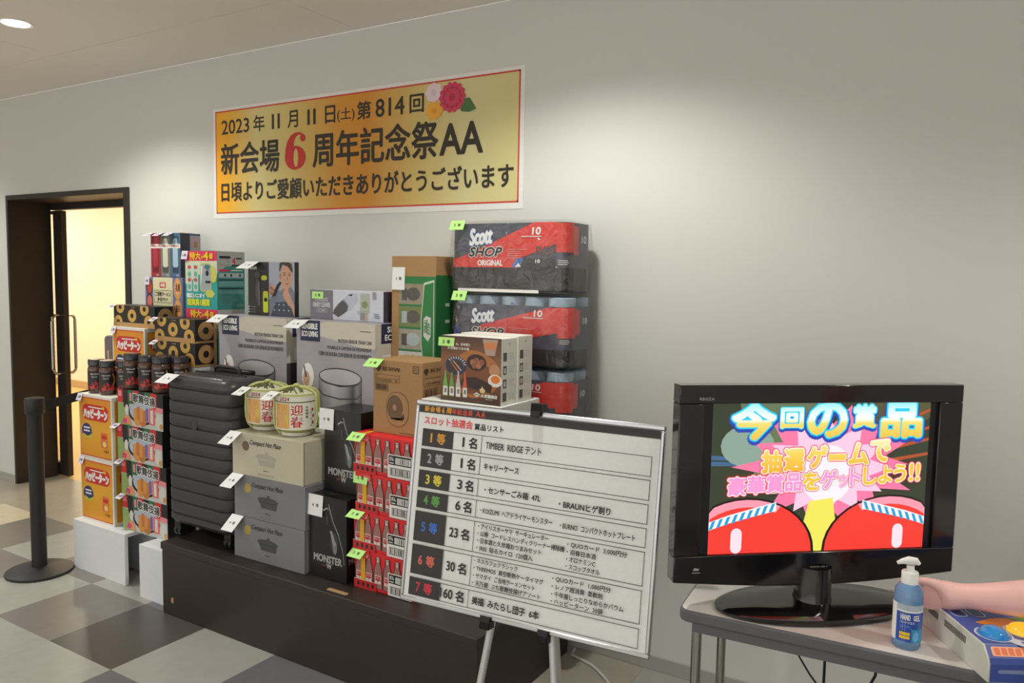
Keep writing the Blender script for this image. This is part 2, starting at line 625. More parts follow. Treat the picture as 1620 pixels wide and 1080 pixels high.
for lx in (-10.6, -8.4, -6.0):
    e = empty('ceiling_panel_light', (lx, 1.7, 2.7))
    tag(e, 'flat square ceiling lamp of the warm room behind the doorway', 'light', 'lamps of the next room')
    MB().box(-0.3, -0.3, -0.03, 0.3, 0.3, 0, RIM).build('lamp_frame', e)
    MB().box(-0.27, -0.27, -0.034, 0.27, 0.27, -0.03, M('warm_lens', (255, 226, 170), emit=6.0)).build('diffuser', e)
    ld = bpy.data.lights.new('warm_lamp', 'AREA')
    ld.energy = 30
    ld.size = 0.5
    ld.color = (1.0, 0.92, 0.77)
    lo = bpy.data.objects.new('warm_lamp', ld)
    COL.objects.link(lo)
    lo.parent = e
    lo.location = (0, 0, -0.04)
# office chair seen through the doorway
ch = empty('office_chair', (-7.95, 2.2, 0), math.radians(190))
tag(ch, 'grey upholstered chair standing in the room behind the doorway', 'chair')
CH = M('chair_fabric', (96, 100, 130), 0.8)
MB().prism(rrect(0.44, 0.44, 0.06), 0.42, 0.48, CH, 'z').build('seat', ch, bevel=0.01)
MB().prism([(x, z + 0.70) for x, z in rrect(0.42, 0.36, 0.05)], 0.19, 0.23, CH, 'y').build('backrest', ch, bevel=0.01)
for sx in (-1, 1):
    MB().tube([(sx * 0.15, 0.22, 0.44), (sx * 0.15, 0.23, 0.72)], 0.011, STEEL).build('back_post', ch)
    for sy in (-1, 1):
        MB().tube([(sx * 0.19, sy * 0.19, 0.43), (sx * 0.21, sy * 0.21, 0.0)], 0.012, STEEL).build('leg', ch)

# ================================================================== banner on the wall
BX0, BX1, BZ0, BZ1 = -3.756, -1.757, 1.921, 2.487
BW, BH = BX1 - BX0, BZ1 - BZ0
ban = tag(MB().box(-0.022, -0.0022, -0.028, BW + 0.022, -0.0004, BH + 0.016, M('banner_paper', (232, 230, 226), 0.6)).build('anniversary_banner', None, (BX0, 0, BZ0), smooth=False),
          'long orange and gold anniversary banner with red border pasted on the wall', 'banner')
pr = Print(BW, BH, lambda u, v, k: (u * BW, -0.0026 - k, v * BH))
GOLD = ramp_mat('banner_gold', [(0.0, (250, 172, 18)), (0.06, (240, 178, 45)), (0.17, (222, 205, 140)), (0.30, (214, 190, 112)), (0.47, (214, 148, 48)), (0.56, (212, 140, 38)), (0.72, (212, 186, 110)), (0.86, (214, 204, 150)), (1.0, (212, 200, 140))], 0, 0.45, 0.0, BW)
RED = M('banner_red', (205, 62, 52), 0.5)
pr.rect(0, 0, 1, 1, GOLD, 24)
pr.frame(0, 0, 1, 1, 0.0075, RED)
BI = M('banner_ink', (48, 40, 30), 0.5)
for s, u0, v0, u1, v1, bd in (('2023', .027, .772, .139, .905, .02), ('年', .157, .765, .2, .915, .02), ('1', .226, .772, .240, .905, .02), ('1', .248, .772, .262, .905, .02), ('月', .289, .765, .326, .915, .02),
                              ('1', .358, .772, .372, .905, .02), ('1', .379, .772, .393, .905, .02), ('日', .424, .765, .458, .915, .02), ('(土)', .465, .762, .523, .882, .006), ('第', .532, .765, .576, .915, .02),
                              ('814', .592, .768, .68, .915, .02), ('回', .697, .768, .738, .915, .02), ('新会場', .024, .378, .256, .675, .02), ('周年記念祭', .381, .385, .78, .69, .02),
                              ('AA', .787, .405, .904, .645, .03), ('日頃よりご愛顧いただきありがとうございます', .024, .118, .986, .305, .022)):
    pr.text(s, u0, v0, u1, v1, BI, bd)
# the heavy red serif numeral
NR = M('numeral_red', (200, 46, 44), 0.5)
pr.poly([(.279, .50), (.281, .57), (.288, .64), (.300, .69), (.318, .715), (.336, .712), (.347, .69), (.340, .685), (.330, .695), (.318, .675), (.311, .63), (.309, .56), (.306, .48), (.285, .45)], NR)
pr.ell(.344, .66, .0095, .033, NR, 16)
pr.ell(.3165, .485, .0375, .108, NR, 32)
pr.ell(.3195, .485, .0085, .083, GOLD, 24)
pr.poly([(.279, .50), (.281, .57), (.288, .64), (.302, .66), (.309, .60), (.3095, .50), (.306, .44), (.285, .43)], NR)
PK, PD = M('flower_pink', (206, 60, 92), 0.5), M('flower_dark', (180, 40, 72), 0.5)
pr.ell(.768, .91, .024, .075, M('flower_lilac', (232, 208, 214), 0.5), 32, wob=.08, k=8)
pr.ell(.768, .91, .008, .026, M('flower_lilac2', (222, 190, 200), 0.5), 12)
pr.ell(.769, .765, .024, .07, M('flower_orange', (238, 168, 60), 0.5), 32, wob=.1, k=9)
pr.ell(.769, .765, .008, .024, M('flower_orange2', (226, 150, 40), 0.5), 12)
pr.poly([(.838, .80), (.85, .835), (.868, .835), (.886, .745), (.868, .725), (.846, .735)], M('leaf_green', (70, 112, 62), 0.5))
pr.ell(.82, .855, .036, .118, PK, 48, wob=.07, k=14)
pr.ell(.82, .855, .026, .086, PD, 40, wob=.1, k=12)
pr.ell(.82, .855, .021, .07, PK, 36, wob=.12, k=10)
pr.ell(.82, .855, .009, .03, PD, 16)
pr.done('banner_print', ban)

# ================================================================== dark platform and its back step
PLW = M('platform_veneer', (49, 40, 37), 0.45, var=0.18, scale=30)
PX0, PX1, PYF, PZ = -3.198, -1.434, -0.765, 0.341
b = MB()
b.box(PX0 - 0.006, PYF - 0.004, PZ - 0.035, PX1 + 0.004, -0.06, PZ - 0.0006, PLW)
b.box(PX0, PYF, 0, PX1, PYF + 0.03, PZ - 0.035, PLW)
b.box(PX0, PYF + 0.03, 0, PX0 + 0.03, -0.06, PZ - 0.035, PLW)
b.box(PX1 - 0.03, PYF + 0.03, 0, PX1, -0.06, PZ - 0.035, PLW)
b.box(PX0 + 0.03, -0.09, 0, PX1 - 0.03, -0.06, PZ - 0.035, PLW)
plat = tag(b.build('display_platform', bevel=0.003), 'low dark brown wooden platform carrying the right hand prizes', 'platform')
TAPE = M('parcel_tape', (176, 146, 104), 0.4)
MB().prism(rrect(0.105, 0.022, 0.008, ox=-2.12, oy=-0.735), PZ - 0.0006, PZ + 0.0002, TAPE, 'z').build('tape_scrap', plat)
MB().prism([(x, z) for x, z in rrect(0.016, 0.026, 0.007, ox=-3.125, oy=0.075)], PYF - 0.002, PYF + 0.004, TAPE, 'y').build('scuff_plug', plat)
step = tag(MB().box(-3.19, -0.41, 0, -2.225, -0.07, 0.345, PLW).build('back_step', None, (0, 0, PZ), bevel=0.003), 'dark wooden step under the trash can cartons', 'platform')

# ================================================================== white display risers on the floor
RIS = M('riser_white', (226, 229, 234), 0.45, var=0.02)
rz = 0.266
b = MB()
x0, x1, y0, y1 = -4.085, -3.628, -0.68, -0.1
b.box(x0, y0, 0, x1, y0 + 0.02, rz - 0.02, RIS)
b.box(x0, y0 + 0.02, 0, x0 + 0.02, y1, rz - 0.02, RIS)
b.box(x0 + 0.02, y1 - 0.02, 0, x1, y1, rz - 0.02, RIS)
b.box(x0, y0, rz - 0.02, x1, y1, rz, RIS)
b.box(x0 + 0.02, y0 + 0.16, 0, x1 - 0.02, y0 + 0.18, rz - 0.02, RIS)
tag(b.build('display_riser', bevel=0.0015), 'white open-ended riser under the orange cracker cartons', 'riser')
b = MB()
b.box(-3.445, -0.72, 0, -3.207, -0.70, rz, RIS)
b.box(-3.445, -0.70, 0, -3.425, -0.48, rz, RIS)
b.box(-3.227, -0.70, 0, -3.207, -0.48, rz, RIS)
b.box(-3.425, -0.70, rz - 0.02, -3.227, -0.48, rz, RIS)
tag(b.build('display_riser', bevel=0.0015), 'narrow white riser against the left end of the dark platform', 'riser')
tag(MB().box(-3.615, -0.455, 0, -3.35, -0.335, 1.114, RIS).build('display_riser', bevel=0.0015), 'tall white riser under the ring pattern cake boxes', 'riser')
tag(MB().box(-3.6, -0.318, 0, -3.35, -0.145, 1.098, RIS).build('display_riser', bevel=0.0015), 'tall white riser under the teal softener cartons', 'riser')


# ================================================================== prizes: cartons
OR1 = ramp_mat('cracker_orange', [(0, (226, 150, 34)), (0.45, (232, 172, 48)), (1, (222, 140, 36))], 2, 0.45, 0.0, 0.337)
CRED, CARTW, CREAMC = M('cracker_red', (206, 48, 40), 0.45), M('carton_white', (232, 228, 218), 0.5), M('carton_cream', (226, 208, 170), 0.55)
NAVY = M('print_navy', (42, 52, 110), 0.5)
YEL = M('print_yellow', (240, 200, 40), 0.5)
HH = 0.337


def cracker_carton(label, x0, yf, z0, tg=True):
    o = carton('cracker_carton', label, 'box', x0, x0 + 0.298, yf, 0.245, z0, HH, CARTW, group='orange rice cracker cartons')
    p = face(o, 'front')
    p.rect(0.035, 0.03, 0.965, 0.955, CRED)
    p.rect(0.035, 0.045, 0.965, 0.94, OR1)
    p.rr(0.12, 0.60, 0.90, 0.85, 0.035, CRED)
    p.text('ハッピーターン', 0.16, 0.635, 0.86, 0.775, WHITE, 0.085)
    p.lines(0.3, 0.79, 0.72, 0.825, WHITE, 1, 0.5, 0)
    p.poly([(.70, .80), (.715, .845), (.73, .82), (.75, .85), (.77, .82), (.785, .84), (.78, .795)], YEL)
    p.ell(0.24, 0.42, 0.15, 0.125, NAVY)
    p.lines(0.15, 0.40, 0.34, 0.50, WHITE, 2, 0.5, 0.1)
    p.poly([(.10, .35), (.16, .31), (.26, .295), (.36, .32), (.42, .37), (.38, .385), (.26, .34), (.14, .38)], M('cracker_lime', (206, 190, 60), 0.5))
    p.rr(0.66, 0.20, 0.86, 0.44, 0.008, M('cracker_bag', (226, 120, 70), 0.5))
    p.rr(0.69, 0.34, 0.83, 0.40, 0.008, CRED)
    p.ell(0.77, 0.26, 0.055, 0.045, M('cracker_pale', (236, 206, 130), 0.5))
    p.text('×30', 0.72, 0.13, 0.9, 0.175, M('print_brown', (110, 60, 30), 0.5), 0.03, res=2)
    p.ell(0.10, 0.89, 0.035, 0.03, M('cracker_pink', (228, 130, 100), 0.5), 12)
    p.done('front_print', o)
    p = face(o, 'right')
    p.rect(0.06, 0.045, 0.94, 0.94, OR1)
    p.rr(0.14, 0.62, 0.86, 0.85, 0.03, CRED)
    p.text('ハッピーターン', 0.18, 0.66, 0.82, 0.78, WHITE, 0.07)
    p.done('side_print', o)
    if tg:
        prize_tag(o, '6等', M('tag_lilac', (226, 218, 232), 0.6), 0.0, 20, 0.045, 0.04)
    return o


cracker_carton('orange rice cracker carton resting directly on the white riser, front stack', -4.073, -0.64, rz)
cracker_carton('orange rice cracker carton with three coffee jars standing on it', -4.073, -0.64, rz + HH + 0.0005)
cracker_carton('lowest orange rice cracker carton of the rear stack', -4.17, -0.385, rz, False)
cracker_carton('middle orange rice cracker carton of the rear stack', -4.17, -0.385, rz + HH + 0.0005, False)
cracker_carton('top orange rice cracker carton of the rear stack, under a ring pattern box', -4.17, -0.385, rz + 2 * HH + 0.001)

# --- puffed rice cracker boxes with stage curtain stripes
KR, KG, KK = M('curtain_red', (206, 44, 44), 0.45), M('curtain_green', (34, 110, 72), 0.45), M('curtain_black', (26, 28, 30), 0.45)
KBG = M('rice_box_paper', (196, 200, 198), 0.5)
where = ('standing on the white risers', 'second from the risers', 'third from the risers', 'with coffee jars on it')
for i in range(4):
    dx = (0.02, 0.016, -0.01, 0.0)[i]
    kh = 0.181
    o = carton('rice_snack_box', 'green red and black striped puffed rice snack box ' + where[i], 'box', -3.752 + dx, -3.382 + dx, -0.62, 0.155, rz + i * (kh + 0.0005), kh, KK, group='striped rice snack boxes')
    p = face(o, 'front')
    p.rect(0, 0, 1, 1, KBG)
    p.poly([(0, 0), (.3, 0), (.22, .35), (.12, .6), (0, .62)], M('rice_green', (146, 170, 104), 0.5))
    st = (0, .12, .24, .36, .48, .60, .73, .87, 1)
    for q in range(8):
        p.rect(st[q], .62 if q < 6 else .5, st[q + 1], 1, (KR, KK, KG)[q % 3])
        p.k -= 1
    p.k += 1
    p.ell(.54, .38, .30, .30, KK, 20)
    p.ell(.55, .43, .28, .28, M('rice_blue', (176, 190, 208), 0.5), 20)
    p.poly([(.82, .5), (1, .48), (1, .62), (.86, .64)], M('rice_pink', (232, 140, 150), 0.5))
    BIS, BI2 = M('biscuit', (216, 148, 76), 0.6), M('biscuit_dark', (196, 122, 60), 0.6)
    for q, (bu, bt) in enumerate(((.36, .52), (.43, .58), (.50, .54), (.57, .5))):
        p.rr(bu, .12, bu + .075, bt, .01, (BIS, BI2)[q % 2])
    p.ell(.44, .12, .06, .09, BIS, 14)
    p.ell(.56, .1, .06, .08, BI2, 14)
    p.rr(.63, .2, .685, .56, .005, M('rice_violet', (110, 100, 170), 0.5))
    p.rr(.70, .12, .83, .58, .008, M('rice_pink2', (228, 112, 108), 0.5))
    p.text('歌舞伎揚', .735, .16, .79, .54, WHITE, 0.01, res=1, n=4)
    p.ell(.92, .26, .07, .2, M('rice_pale', (214, 212, 204), 0.5), 18)
    p.ell(.96, .12, .035, .08, BIS, 12)
    p.ell(.20, .58, .065, .12, KK, 16)
    p.ell(.21, .43, .042, .16, M('rice_pale', (214, 212, 204), 0.5), 16)
    p.poly([(.10, .04), (.32, .04), (.27, .26), (.17, .28)], M('rice_salmon', (224, 150, 110), 0.5))
    p.poly([(.10, .06), (.2, .05), (.21, .18), (.13, .2)], M('rice_magenta', (214, 70, 110), 0.5))
    p.rr(.28, .7, .325, .93, .004, M('rice_pink', (232, 140, 150), 0.5))
    p.text('歌舞伎揚', .36, .66, .84, .90, KK, 0.03, shear=-.05, out=(WHITE, 0.12), rot=-0.05)
    p.rr(.02, .8, .1, .95, .003, M('rice_pink', (232, 140, 150), 0.5))
    p.done('front_print', o)
    if i < 3:
        prize_tag(o, '6等', M('tag_lilac', (226, 218, 232), 0.6), -0.03, 62, 0.045, 0.04)

# --- black boxes with gold baked ring pattern
RK, RG, RG2 = M('ring_box_black', (34, 31, 30), 0.4), M('ring_gold', (208, 164, 84), 0.5), M('ring_tan', (188, 146, 92), 0.5)


def ring_box(label, x0, x1, yf, z0, d=0.128):
    o = carton('ring_cake_box', label, 'box', x0, x1, yf, d, z0, 0.119, RK, group='black ring pattern cake boxes')
    p = face(o, 'front')
    for cu, cv in ((.17, .92), (.46, .53), (.76, .86), (.12, .22), (.86, .28)):
        rv = .30
        ru = rv * 0.119 / (x1 - x0) * 1.1
        a = max(-rv, -cv)
        pts = []
        for q in range(28):
            t = 2 * math.pi * q / 28
            pts.append((min(1, max(0, cu + ru * math.cos(t))), min(1, max(0, cv + rv * math.sin(t)))))
        p.poly(pts, RG)
        p.ell(cu, min(cv, .9), ru * .38, min(rv * .38, 1 - min(cv, .9)), RK, 14)
    p.rect(0, 0, 1, .20, RG2)
    p.text('千年屋', .40, .88, .56, .95, RG2, 0.01, res=1, n=4)
    p.done('front_print', o)
    p = face(o, 'right')
    p.ring(.5, .52, .36, .40, .62, RG2)
    p.rect(.86, .1, 1, 1, RG2)
    p.rect(0, 0, 1, .09, RG2)
    p.done('side_print', o)
    prize_tag(o, '6等', M('tag_lilac', (226, 218, 232), 0.6), -0.03, 60, 0.045, 0.04)
    return o


ring_box('black ring pattern cake box on the rear orange cracker carton', -4.19, -3.815, -0.362, rz + 3 * HH + 0.002)
ring_box('lower black ring pattern cake box of the pair beside the teal carton', -3.668, -3.347, -0.46, 1.1145)
ring_box('upper black ring pattern cake box of the pair beside the teal carton', -3.668, -3.347, -0.46, 1.234)

# --- ramen set box
z_r = rz + 3 * HH + 0.002
o = carton('ramen_set_box', 'cream and blue local ramen set box under the drink bottle boxes', 'box', -4.10, -3.762, -0.225, 0.12, z_r, 0.277, M('ramen_blue', (112, 118, 168), 0.5))
p = face(o, 'front')
p.rect(.22, 0, .74, 1, M('ramen_cream', (226, 218, 178), 0.5))
BOWL, BOWL2, SOUP = M('bowl_dark', (70, 44, 50), 0.5), M('bowl_red', (190, 70, 56), 0.5), M('bowl_soup', (222, 152, 70), 0.5)
for cv, m1 in ((.80, BOWL2), (.50, M('bowl_pink', (214, 120, 110), 0.5))):
    p.ell(.12, cv, .09, .17, BOWL)
    p.ell(.12, cv, .07, .13, m1)
for cv, tx in ((.78, '札幌'), (.36, '喜多方')):
    p.ell(.87, cv, .10, .22, SOUP)
    p.ell(.87, cv + .02, .07, .16, M('bowl_peach', (226, 170, 120), 0.5))
    p.text(tx, .82, cv - .05, .93, cv + .1, M('print_brown', (110, 60, 30), 0.5), 0.03, res=2)
p.rr(.40, .79, .56, .90, .004, CRED)
p.text('本格', .42, .805, .54, .885, WHITE, 0.03, res=2)
p.frame(.25, .49, .71, .74, .002, INK)
p.text('ご当地ラーメン', .28, .62, .68, .71, INK, 0.03, res=2)
p.text('食べ比べセット', .34, .52, .62, .60, INK, 0.02, res=2)
p.done('front_print', o)
prize_tag(o, '6等', M('tag_lilac', (226, 218, 232), 0.6), 0.0, 5, 0.045, 0.045)
z_t = z_r + 0.2775
# --- vacuum bottle boxes with windows
for i, (c, c2, nm) in enumerate((((158, 44, 58), (170, 52, 64), 'crimson'), ((120, 122, 118), (214, 210, 186), 'grey'), ((76, 104, 136), (170, 198, 214), 'blue'))):
    x0 = -4.072 + i * 0.0895
    o = carton('bottle_box', nm + ' window box holding a slim vacuum bottle, on the ramen set box', 'box', x0, x0 + 0.088, -0.205, 0.13, z_t, 0.247, M('bottle_box_' + nm, c, 0.35))
    p = face(o, 'front')
    p.rr(.20, .10, .80, .93, .01, M('bottle_win_' + nm, tuple(int(v * .72) for v in c), 0.2))
    p.rr(.24, .23, .76, .82, .012, M('bottle_body_' + nm, c2, 0.3))
    p.rr(.28, .76, .72, .88, .01, M('bottle_cap_' + nm, tuple(int(v * .8) for v in c2), 0.3))
    p.rect(0, .66, 1, .75, WHITE)
    p.text('THERMOS', .12, .68, .88, .73, CRED, 0.04, res=2, n=4)
    p.text('0.5L', .55, .03, .85, .07, WHITE, 0.02, res=1, n=4)
    p.done('front_print', o)
    if i == 2:
        p = face(o, 'right')
        p.rect(0, 0, .45, 1, M('bottle_side', (62, 58, 68), 0.4))
        p.rect(.48, .03, .97, .95, M('bottle_side_pink', (196, 172, 186), 0.5))
        p.text('まほう', .58, .40, .9, .5, INK, 0.05, res=1, n=4)
        p.ell(.75, .75, .1, .08, M('ring_tan', (188, 146, 92), 0.5), 12)
        p.done('side_print', o)
    prize_tag(o, '6等', M('tag_lilac', (226, 218, 232), 0.6), -0.25, 65, 0.055, 0.042)

# --- fabric softener cartons
TEAL, TEALD, MAG = M('softener_teal', (46, 164, 160), 0.45), M('softener_teal_side', (64, 148, 142), 0.45), M('softener_magenta', (222, 50, 96), 0.45)
SGR = M('softener_grey', (188, 190, 190), 0.5)
for k in range(2):
    o = carton('softener_carton', ('teal softener refill carton half hidden under its twin', 'teal softener refill carton with magenta band on top of its twin')[k], 'box', -3.605, -3.352, -0.32, 0.172, 1.0985 + 0.3005 * k, 0.30, TEAL)
    p = face(o, 'front')
    p.rect(0, 0, 1, .83, TEAL)
    p.poly([(0, .83), (1, .83), (1, .55), (.5, .62), (0, .42)], M('softener_cream', (214, 222, 190), 0.5))
    p.rect(0, .83, 1, 1, MAG)
    for q in range(4):
        uu, vv = .05 + .2 * (q % 2), .52 - .22 * (q // 2)
        p.rr(uu, vv, uu + .16, vv + .25, .006, M('refill_pack', (196, 214, 206), 0.4))
        p.ell(uu + .08, vv + .2, .06, .035, M('refill_red', (206, 84, 84), 0.4), 12)
        p.ell(uu + .08, vv + .08, .05, .05, M('refill_green', (110, 176, 150), 0.4), 12)
    p.rr(.47, .30, .83, .79, .02, M('pouch_gold', (196, 190, 110), 0.4))
    p.rr(.49, .32, .81, .77, .018, M('pouch_silver', (164, 174, 178), 0.25))
    p.poly([(.49, .4), (.56, .75), (.50, .74)], M('pouch_white', (226, 230, 232), 0.3))
    p.poly([(.60, .72), (.74, .66), (.80, .75), (.66, .77)], M('pouch_teal', (60, 120, 130), 0.3))
    p.ell(.70, .62, .05, .05, INK, 12)
    p.rect(.64, .45, .80, .49, INK)
    LIM = M('fruit_lime', (206, 204, 96), 0.5)
    p.ell(.90, .56, .09, .10, LIM)
    p.ell(.78, .27, .14, .07, LIM, wob=.1, k=6)
    p.ell(.88, .68, .07, .06, LIM, wob=.1, k=5)
    p.text('幅広いニオイ', .05, .19, .62, .27, WHITE, 0.06)
    p.text('超消臭1週間', .06, .06, .76, .17, M('softener_yellow', (216, 222, 60), 0.5), 0.07)
    p.text('特大', .16, .855, .5, .98, YEL, 0.045)
    p.text('×', .52, .87, .58, .92, YEL, 0.06)
    p.text('4', .60, .85, .74, .985, YEL, 0.06)
    p.text('個', .77, .87, .88, .96, YEL, 0.05)
    p.done('front_print', o)
    p = face(o, 'right')
    p.rect(0, 0, 1, 1, SGR)
    p.poly([(0, 0), (1, 0), (1, .70), (.6, .76), (.3, .74), (0, .62)], TEALD)
    p.rr(.08, .88, .48, .92, .003, INK)
    p.frame(.1, .76, .4, .87, .0015, INK)
    p.text('4', .54, .78, .66, .90, MAG, 0.03)
    p.rr(.68, .87, .9, .895, .002, INK)
    p.rect(.52, .75, .94, .775, INK)
    p.rr(.06, .655, .45, .69, .002, MAG)
    p.lines(.5, .66, .94, .69, WHITE, 1, .5, .1)
    p.rect(.05, .55, .95, .63, M('softener_pale', (180, 196, 198), 0.5))
    for uu in (.28, .5, .82):
        p.ell(uu, .59, .035, .028, INK, 10)
    p.rect(.05, .50, .95, .52, INK)
    p.rect(.05, .40, .95, .49, M('softener_mid', (110, 168, 168), 0.5))
    p.rect(.05, .355, .95, .375, INK)
    p.rect(.05, .27, .95, .33, M('softener_mid', (110, 168, 168), 0.5))
    p.lines(.06, .08, .7, .25, M('softener_mid', (110, 168, 168), 0.5), 5, .3, .3)
    p.rr(.7, .04, .94, .1, .003, M('softener_mid', (110, 168, 168), 0.5))
    p.done('side_print', o)
    if k == 1:
        prize_tag(o, '6等', M('tag_lilac', (226, 218, 232), 0.6), -0.1, 10, 0.05, 0.045, 1.0)

# --- motion sensor trash can cartons
TG, TNAVY, TCR = M('trash_carton', (170, 164, 172), 0.5), M('trash_navy', (38, 46, 78), 0.5), M('trash_cream', (206, 200, 186), 0.5)
TBODY = ramp_mat('trash_can_print', [(0, (122, 120, 130)), (.12, (176, 174, 182)), (.35, (206, 204, 210)), (.62, (168, 166, 174)), (.8, (84, 82, 92)), (.9, (146, 144, 150)), (1, (92, 90, 98))], 0, 0.4, -0.095, 0.162)
tz = PZ + 0.3455
for k, (x0, x1) in enumerate(((-3.242, -2.765), (-2.699, -2.222))):
    o = carton('trash_can_carton', ('grey trash can carton behind the suitcase, under the shaver box', 'grey trash can carton under the hand vacuum box')[k], 'box', x0, x1, -0.4, 0.31, tz, 0.6955, TG)
    p = face(o, 'front')
    p.poly([(.30, .985), (.42, 1), (1, 1), (1, .845), (.9, .84), (0.28, .905)], TCR)
    p.rect(.055, .865, .315, 1, TNAVY)
    p.text('SENSIBLE', .075, .945, .28, .98, WHITE, 0.07, res=2)
    p.text('ECO LIVING', .075, .895, .285, .93, WHITE, 0.05, res=2)
    GI = M('trash_text', (92, 88, 96), 0.5)
    p.lines(.82, .945, .95, .955, GI, 1, .5, 0)
    p.text('MOTION SENSOR TRASH CAN', .55, .87, .955, .892, GI, 0.05, res=2, n=4)
    p.text('POUBELLE À CAPTEUR DE MOUVEMENT', .41, .825, .955, .85, GI, 0.05, res=2, n=4)
    p.text('CUBO DE BASURA CON SENSOR DE MOVIMIENTO', .30, .78, .955, .805, GI, 0.05, res=2, n=4)
    p.ell(.155, .635, .08, .085, WHITE, 24)
    p.ell(.135, .615, .045, .05, M('print_skin', (206, 164, 138), 0.5), 14)
    p.poly([(.095, .70), (.11, .70), (.14, .63), (.125, .62)], TNAVY)
    p.lines(.10, .44, .22, .53, WHITE, 3, .4, .2)
    p.rr(.30, .02, .84, .66, .015, TBODY)
    p.ell(.57, .645, .272, .062, M('trash_lid_rim', (70, 68, 78), 0.4), 28)
    p.ell(.57, .648, .258, .05, M('trash_lid', (188, 186, 192), 0.4), 28)
    p.poly([(.30, .64), (.36, .60), (.57, .583), (.78, .60), (.84, .64), (.84, .56), (.78, .525), (.57, .51), (.36, .525), (.30, .56)], TBODY)
    p.poly([(.30, .56), (.36, .525), (.57, .51), (.78, .525), (.84, .56), (.84, .552), (.78, .517), (.57, .502), (.36, .517), (.30, .552)], M('trash_lid_rim', (96, 94, 104), 0.4))
    p.rr(.06, .08, .50, .36, .02, TNAVY)
    p.ring(.39, .25, .055, .055, .1, WHITE)
    p.ell(.39, .25, .022, .032, M('trash_lid', (188, 186, 192), 0.4), 14)
    p.poly([(.345, .21), (.355, .20), (.435, .29), (.425, .30)], WHITE)
    p.ring(.20, .25, .055, .055, .1, WHITE)
    p.lines(.34, .12, .46, .16, WHITE, 2, .3, .2)
    p.done('front_print', o)
    p = face(o, 'right')
    p.rect(0, .70, 1, 1, TCR)
    p.rect(.12, .875, .95, 1, TNAVY)
    p.text('SENSIBLE', .2, .945, .9, .98, WHITE, 0.05, res=2)
    p.text('ECO LIVING', .2, .895, .9, .93, WHITE, 0.04, res=2)
    p.rect(0, 0, 1, .70, M('trash_side_dark', (74, 66, 70), 0.5))
    p.poly([(.15, .72), (.8, .74), (.8, .82), (.15, .80)], WHITE)
    p.done('side_print', o)
    prize_tag(o, '3等', TAGW, -0.03, 62, 0.095, 0.075)

# --- shaver box
o = carton('shaver_box', 'black shaver box with a portrait photograph and lime stickers', 'box', -3.144, -2.816, -0.3, 0.028, tz + 0.696, 0.264, M('shaver_black', (40, 40, 42), 0.3))
p = face(o, 'front')
PB = M('photo_backdrop', (160, 164, 180), 0.45)
SKIN, SKD, HAIR = M('photo_skin', (196, 150, 124), 0.5), M('photo_skin_shade', (166, 116, 92), 0.5), M('photo_hair', (66, 50, 44), 0.5)
p.rect(.46, 0, 1, 1, PB)
p.poly([(.46, 0), (1, 0), (1, .46), (.92, .56), (.80, .5), (.6, .46), (.46, .3)], M('photo_shirt', (116, 122, 142), 0.5))
p.poly([(.78, .30), (.92, .34), (.88, .58), (.74, .5)], SKD)
p.ell(.83, .72, .13, .22, SKIN, 24)
p.ell(.705, .74, .022, .055, SKD, 12)
p.poly([(.69, .98), (.68, .82), (.705, .84), (.75, .95), (.86, .92), (.955, .80), (.965, .86), (.94, .97), (.88, .995), (.76, 1.0)], HAIR)
for cu in (.79, .895):
    p.ell(cu, .765, .022, .012, HAIR, 10)
    p.rect(cu - .03, .795, cu + .03, .806, HAIR)
p.poly([(.85, .75), (.875, .67), (.845, .665)], SKD)
p.ell(.85, .605, .035, .014, M('photo_lips', (176, 100, 92), 0.5), 12)
for q, (fu, fv) in enumerate(((.54, .58), (.52, .53), (.51, .48), (.53, .44))):
    p.poly([(fu - .05, fv - .03), (fu - .03, fv + .03), (fu + .08, fv - .04), (fu + .06, fv - .08)], (SKIN, SKD)[q % 2])
p.poly([(.53, .36), (.60, .38), (.70, .58), (.735, .62), (.70, .65), (.63, .58)], INK)
p.poly([(.76, .40), (.98, .04), (1, .0), (1, .2), (.92, .38), (.86, .52), (.82, .55), (.80, .50)], SKIN)
p.poly([(.50, 0), (1, 0), (.94, .16), (.82, .28), (.6, .26)], M('photo_tee', (66, 70, 86), 0.5))
for q in range(4):
    p.ell(.58 + .1 * q, .12, .02, .018, M('icon_grey', (150, 154, 166), 0.5), 10)
    p.ell(.58 + .1 * q, .22, .018, .016, M('icon_grey', (150, 154, 166), 0.5), 10)
p.text('BRAUN', .05, .86, .2, .92, WHITE, 0.05, res=2)
GY = M('shaver_outline', (128, 130, 134), 0.4)
p.poly([(.19, .68), (.24, .70), (.25, .18), (.22, .18), (.17, .45)], M('shaver_dark', (70, 72, 76), 0.3))
p.poly([(.24, .66), (.26, .62), (.27, .2), (.255, .18)], GY)
p.ell(.22, .76, .07, .06, M('shaver_dark', (70, 72, 76), 0.3), 16)
LIME = M('sticker_lime', (198, 208, 48), 0.5)
p.rr(.30, .66, .43, .75, .012, LIME)
p.rr(.34, .06, .45, .46, .008, LIME)
p.ell(.395, .30, .04, .04, INK, 14)
for q in range(3):
    p.ell(.03, .06 + .05 * q, .012, .013, WHITE, 8)
    p.lines(.06, .05 + .05 * q, .18, .075 + .05 * q, GY, 1, .4, .1)
p.done('front_print', o)
prize_tag(o, '3等', TAGW, -0.03, 62, 0.095, 0.075)

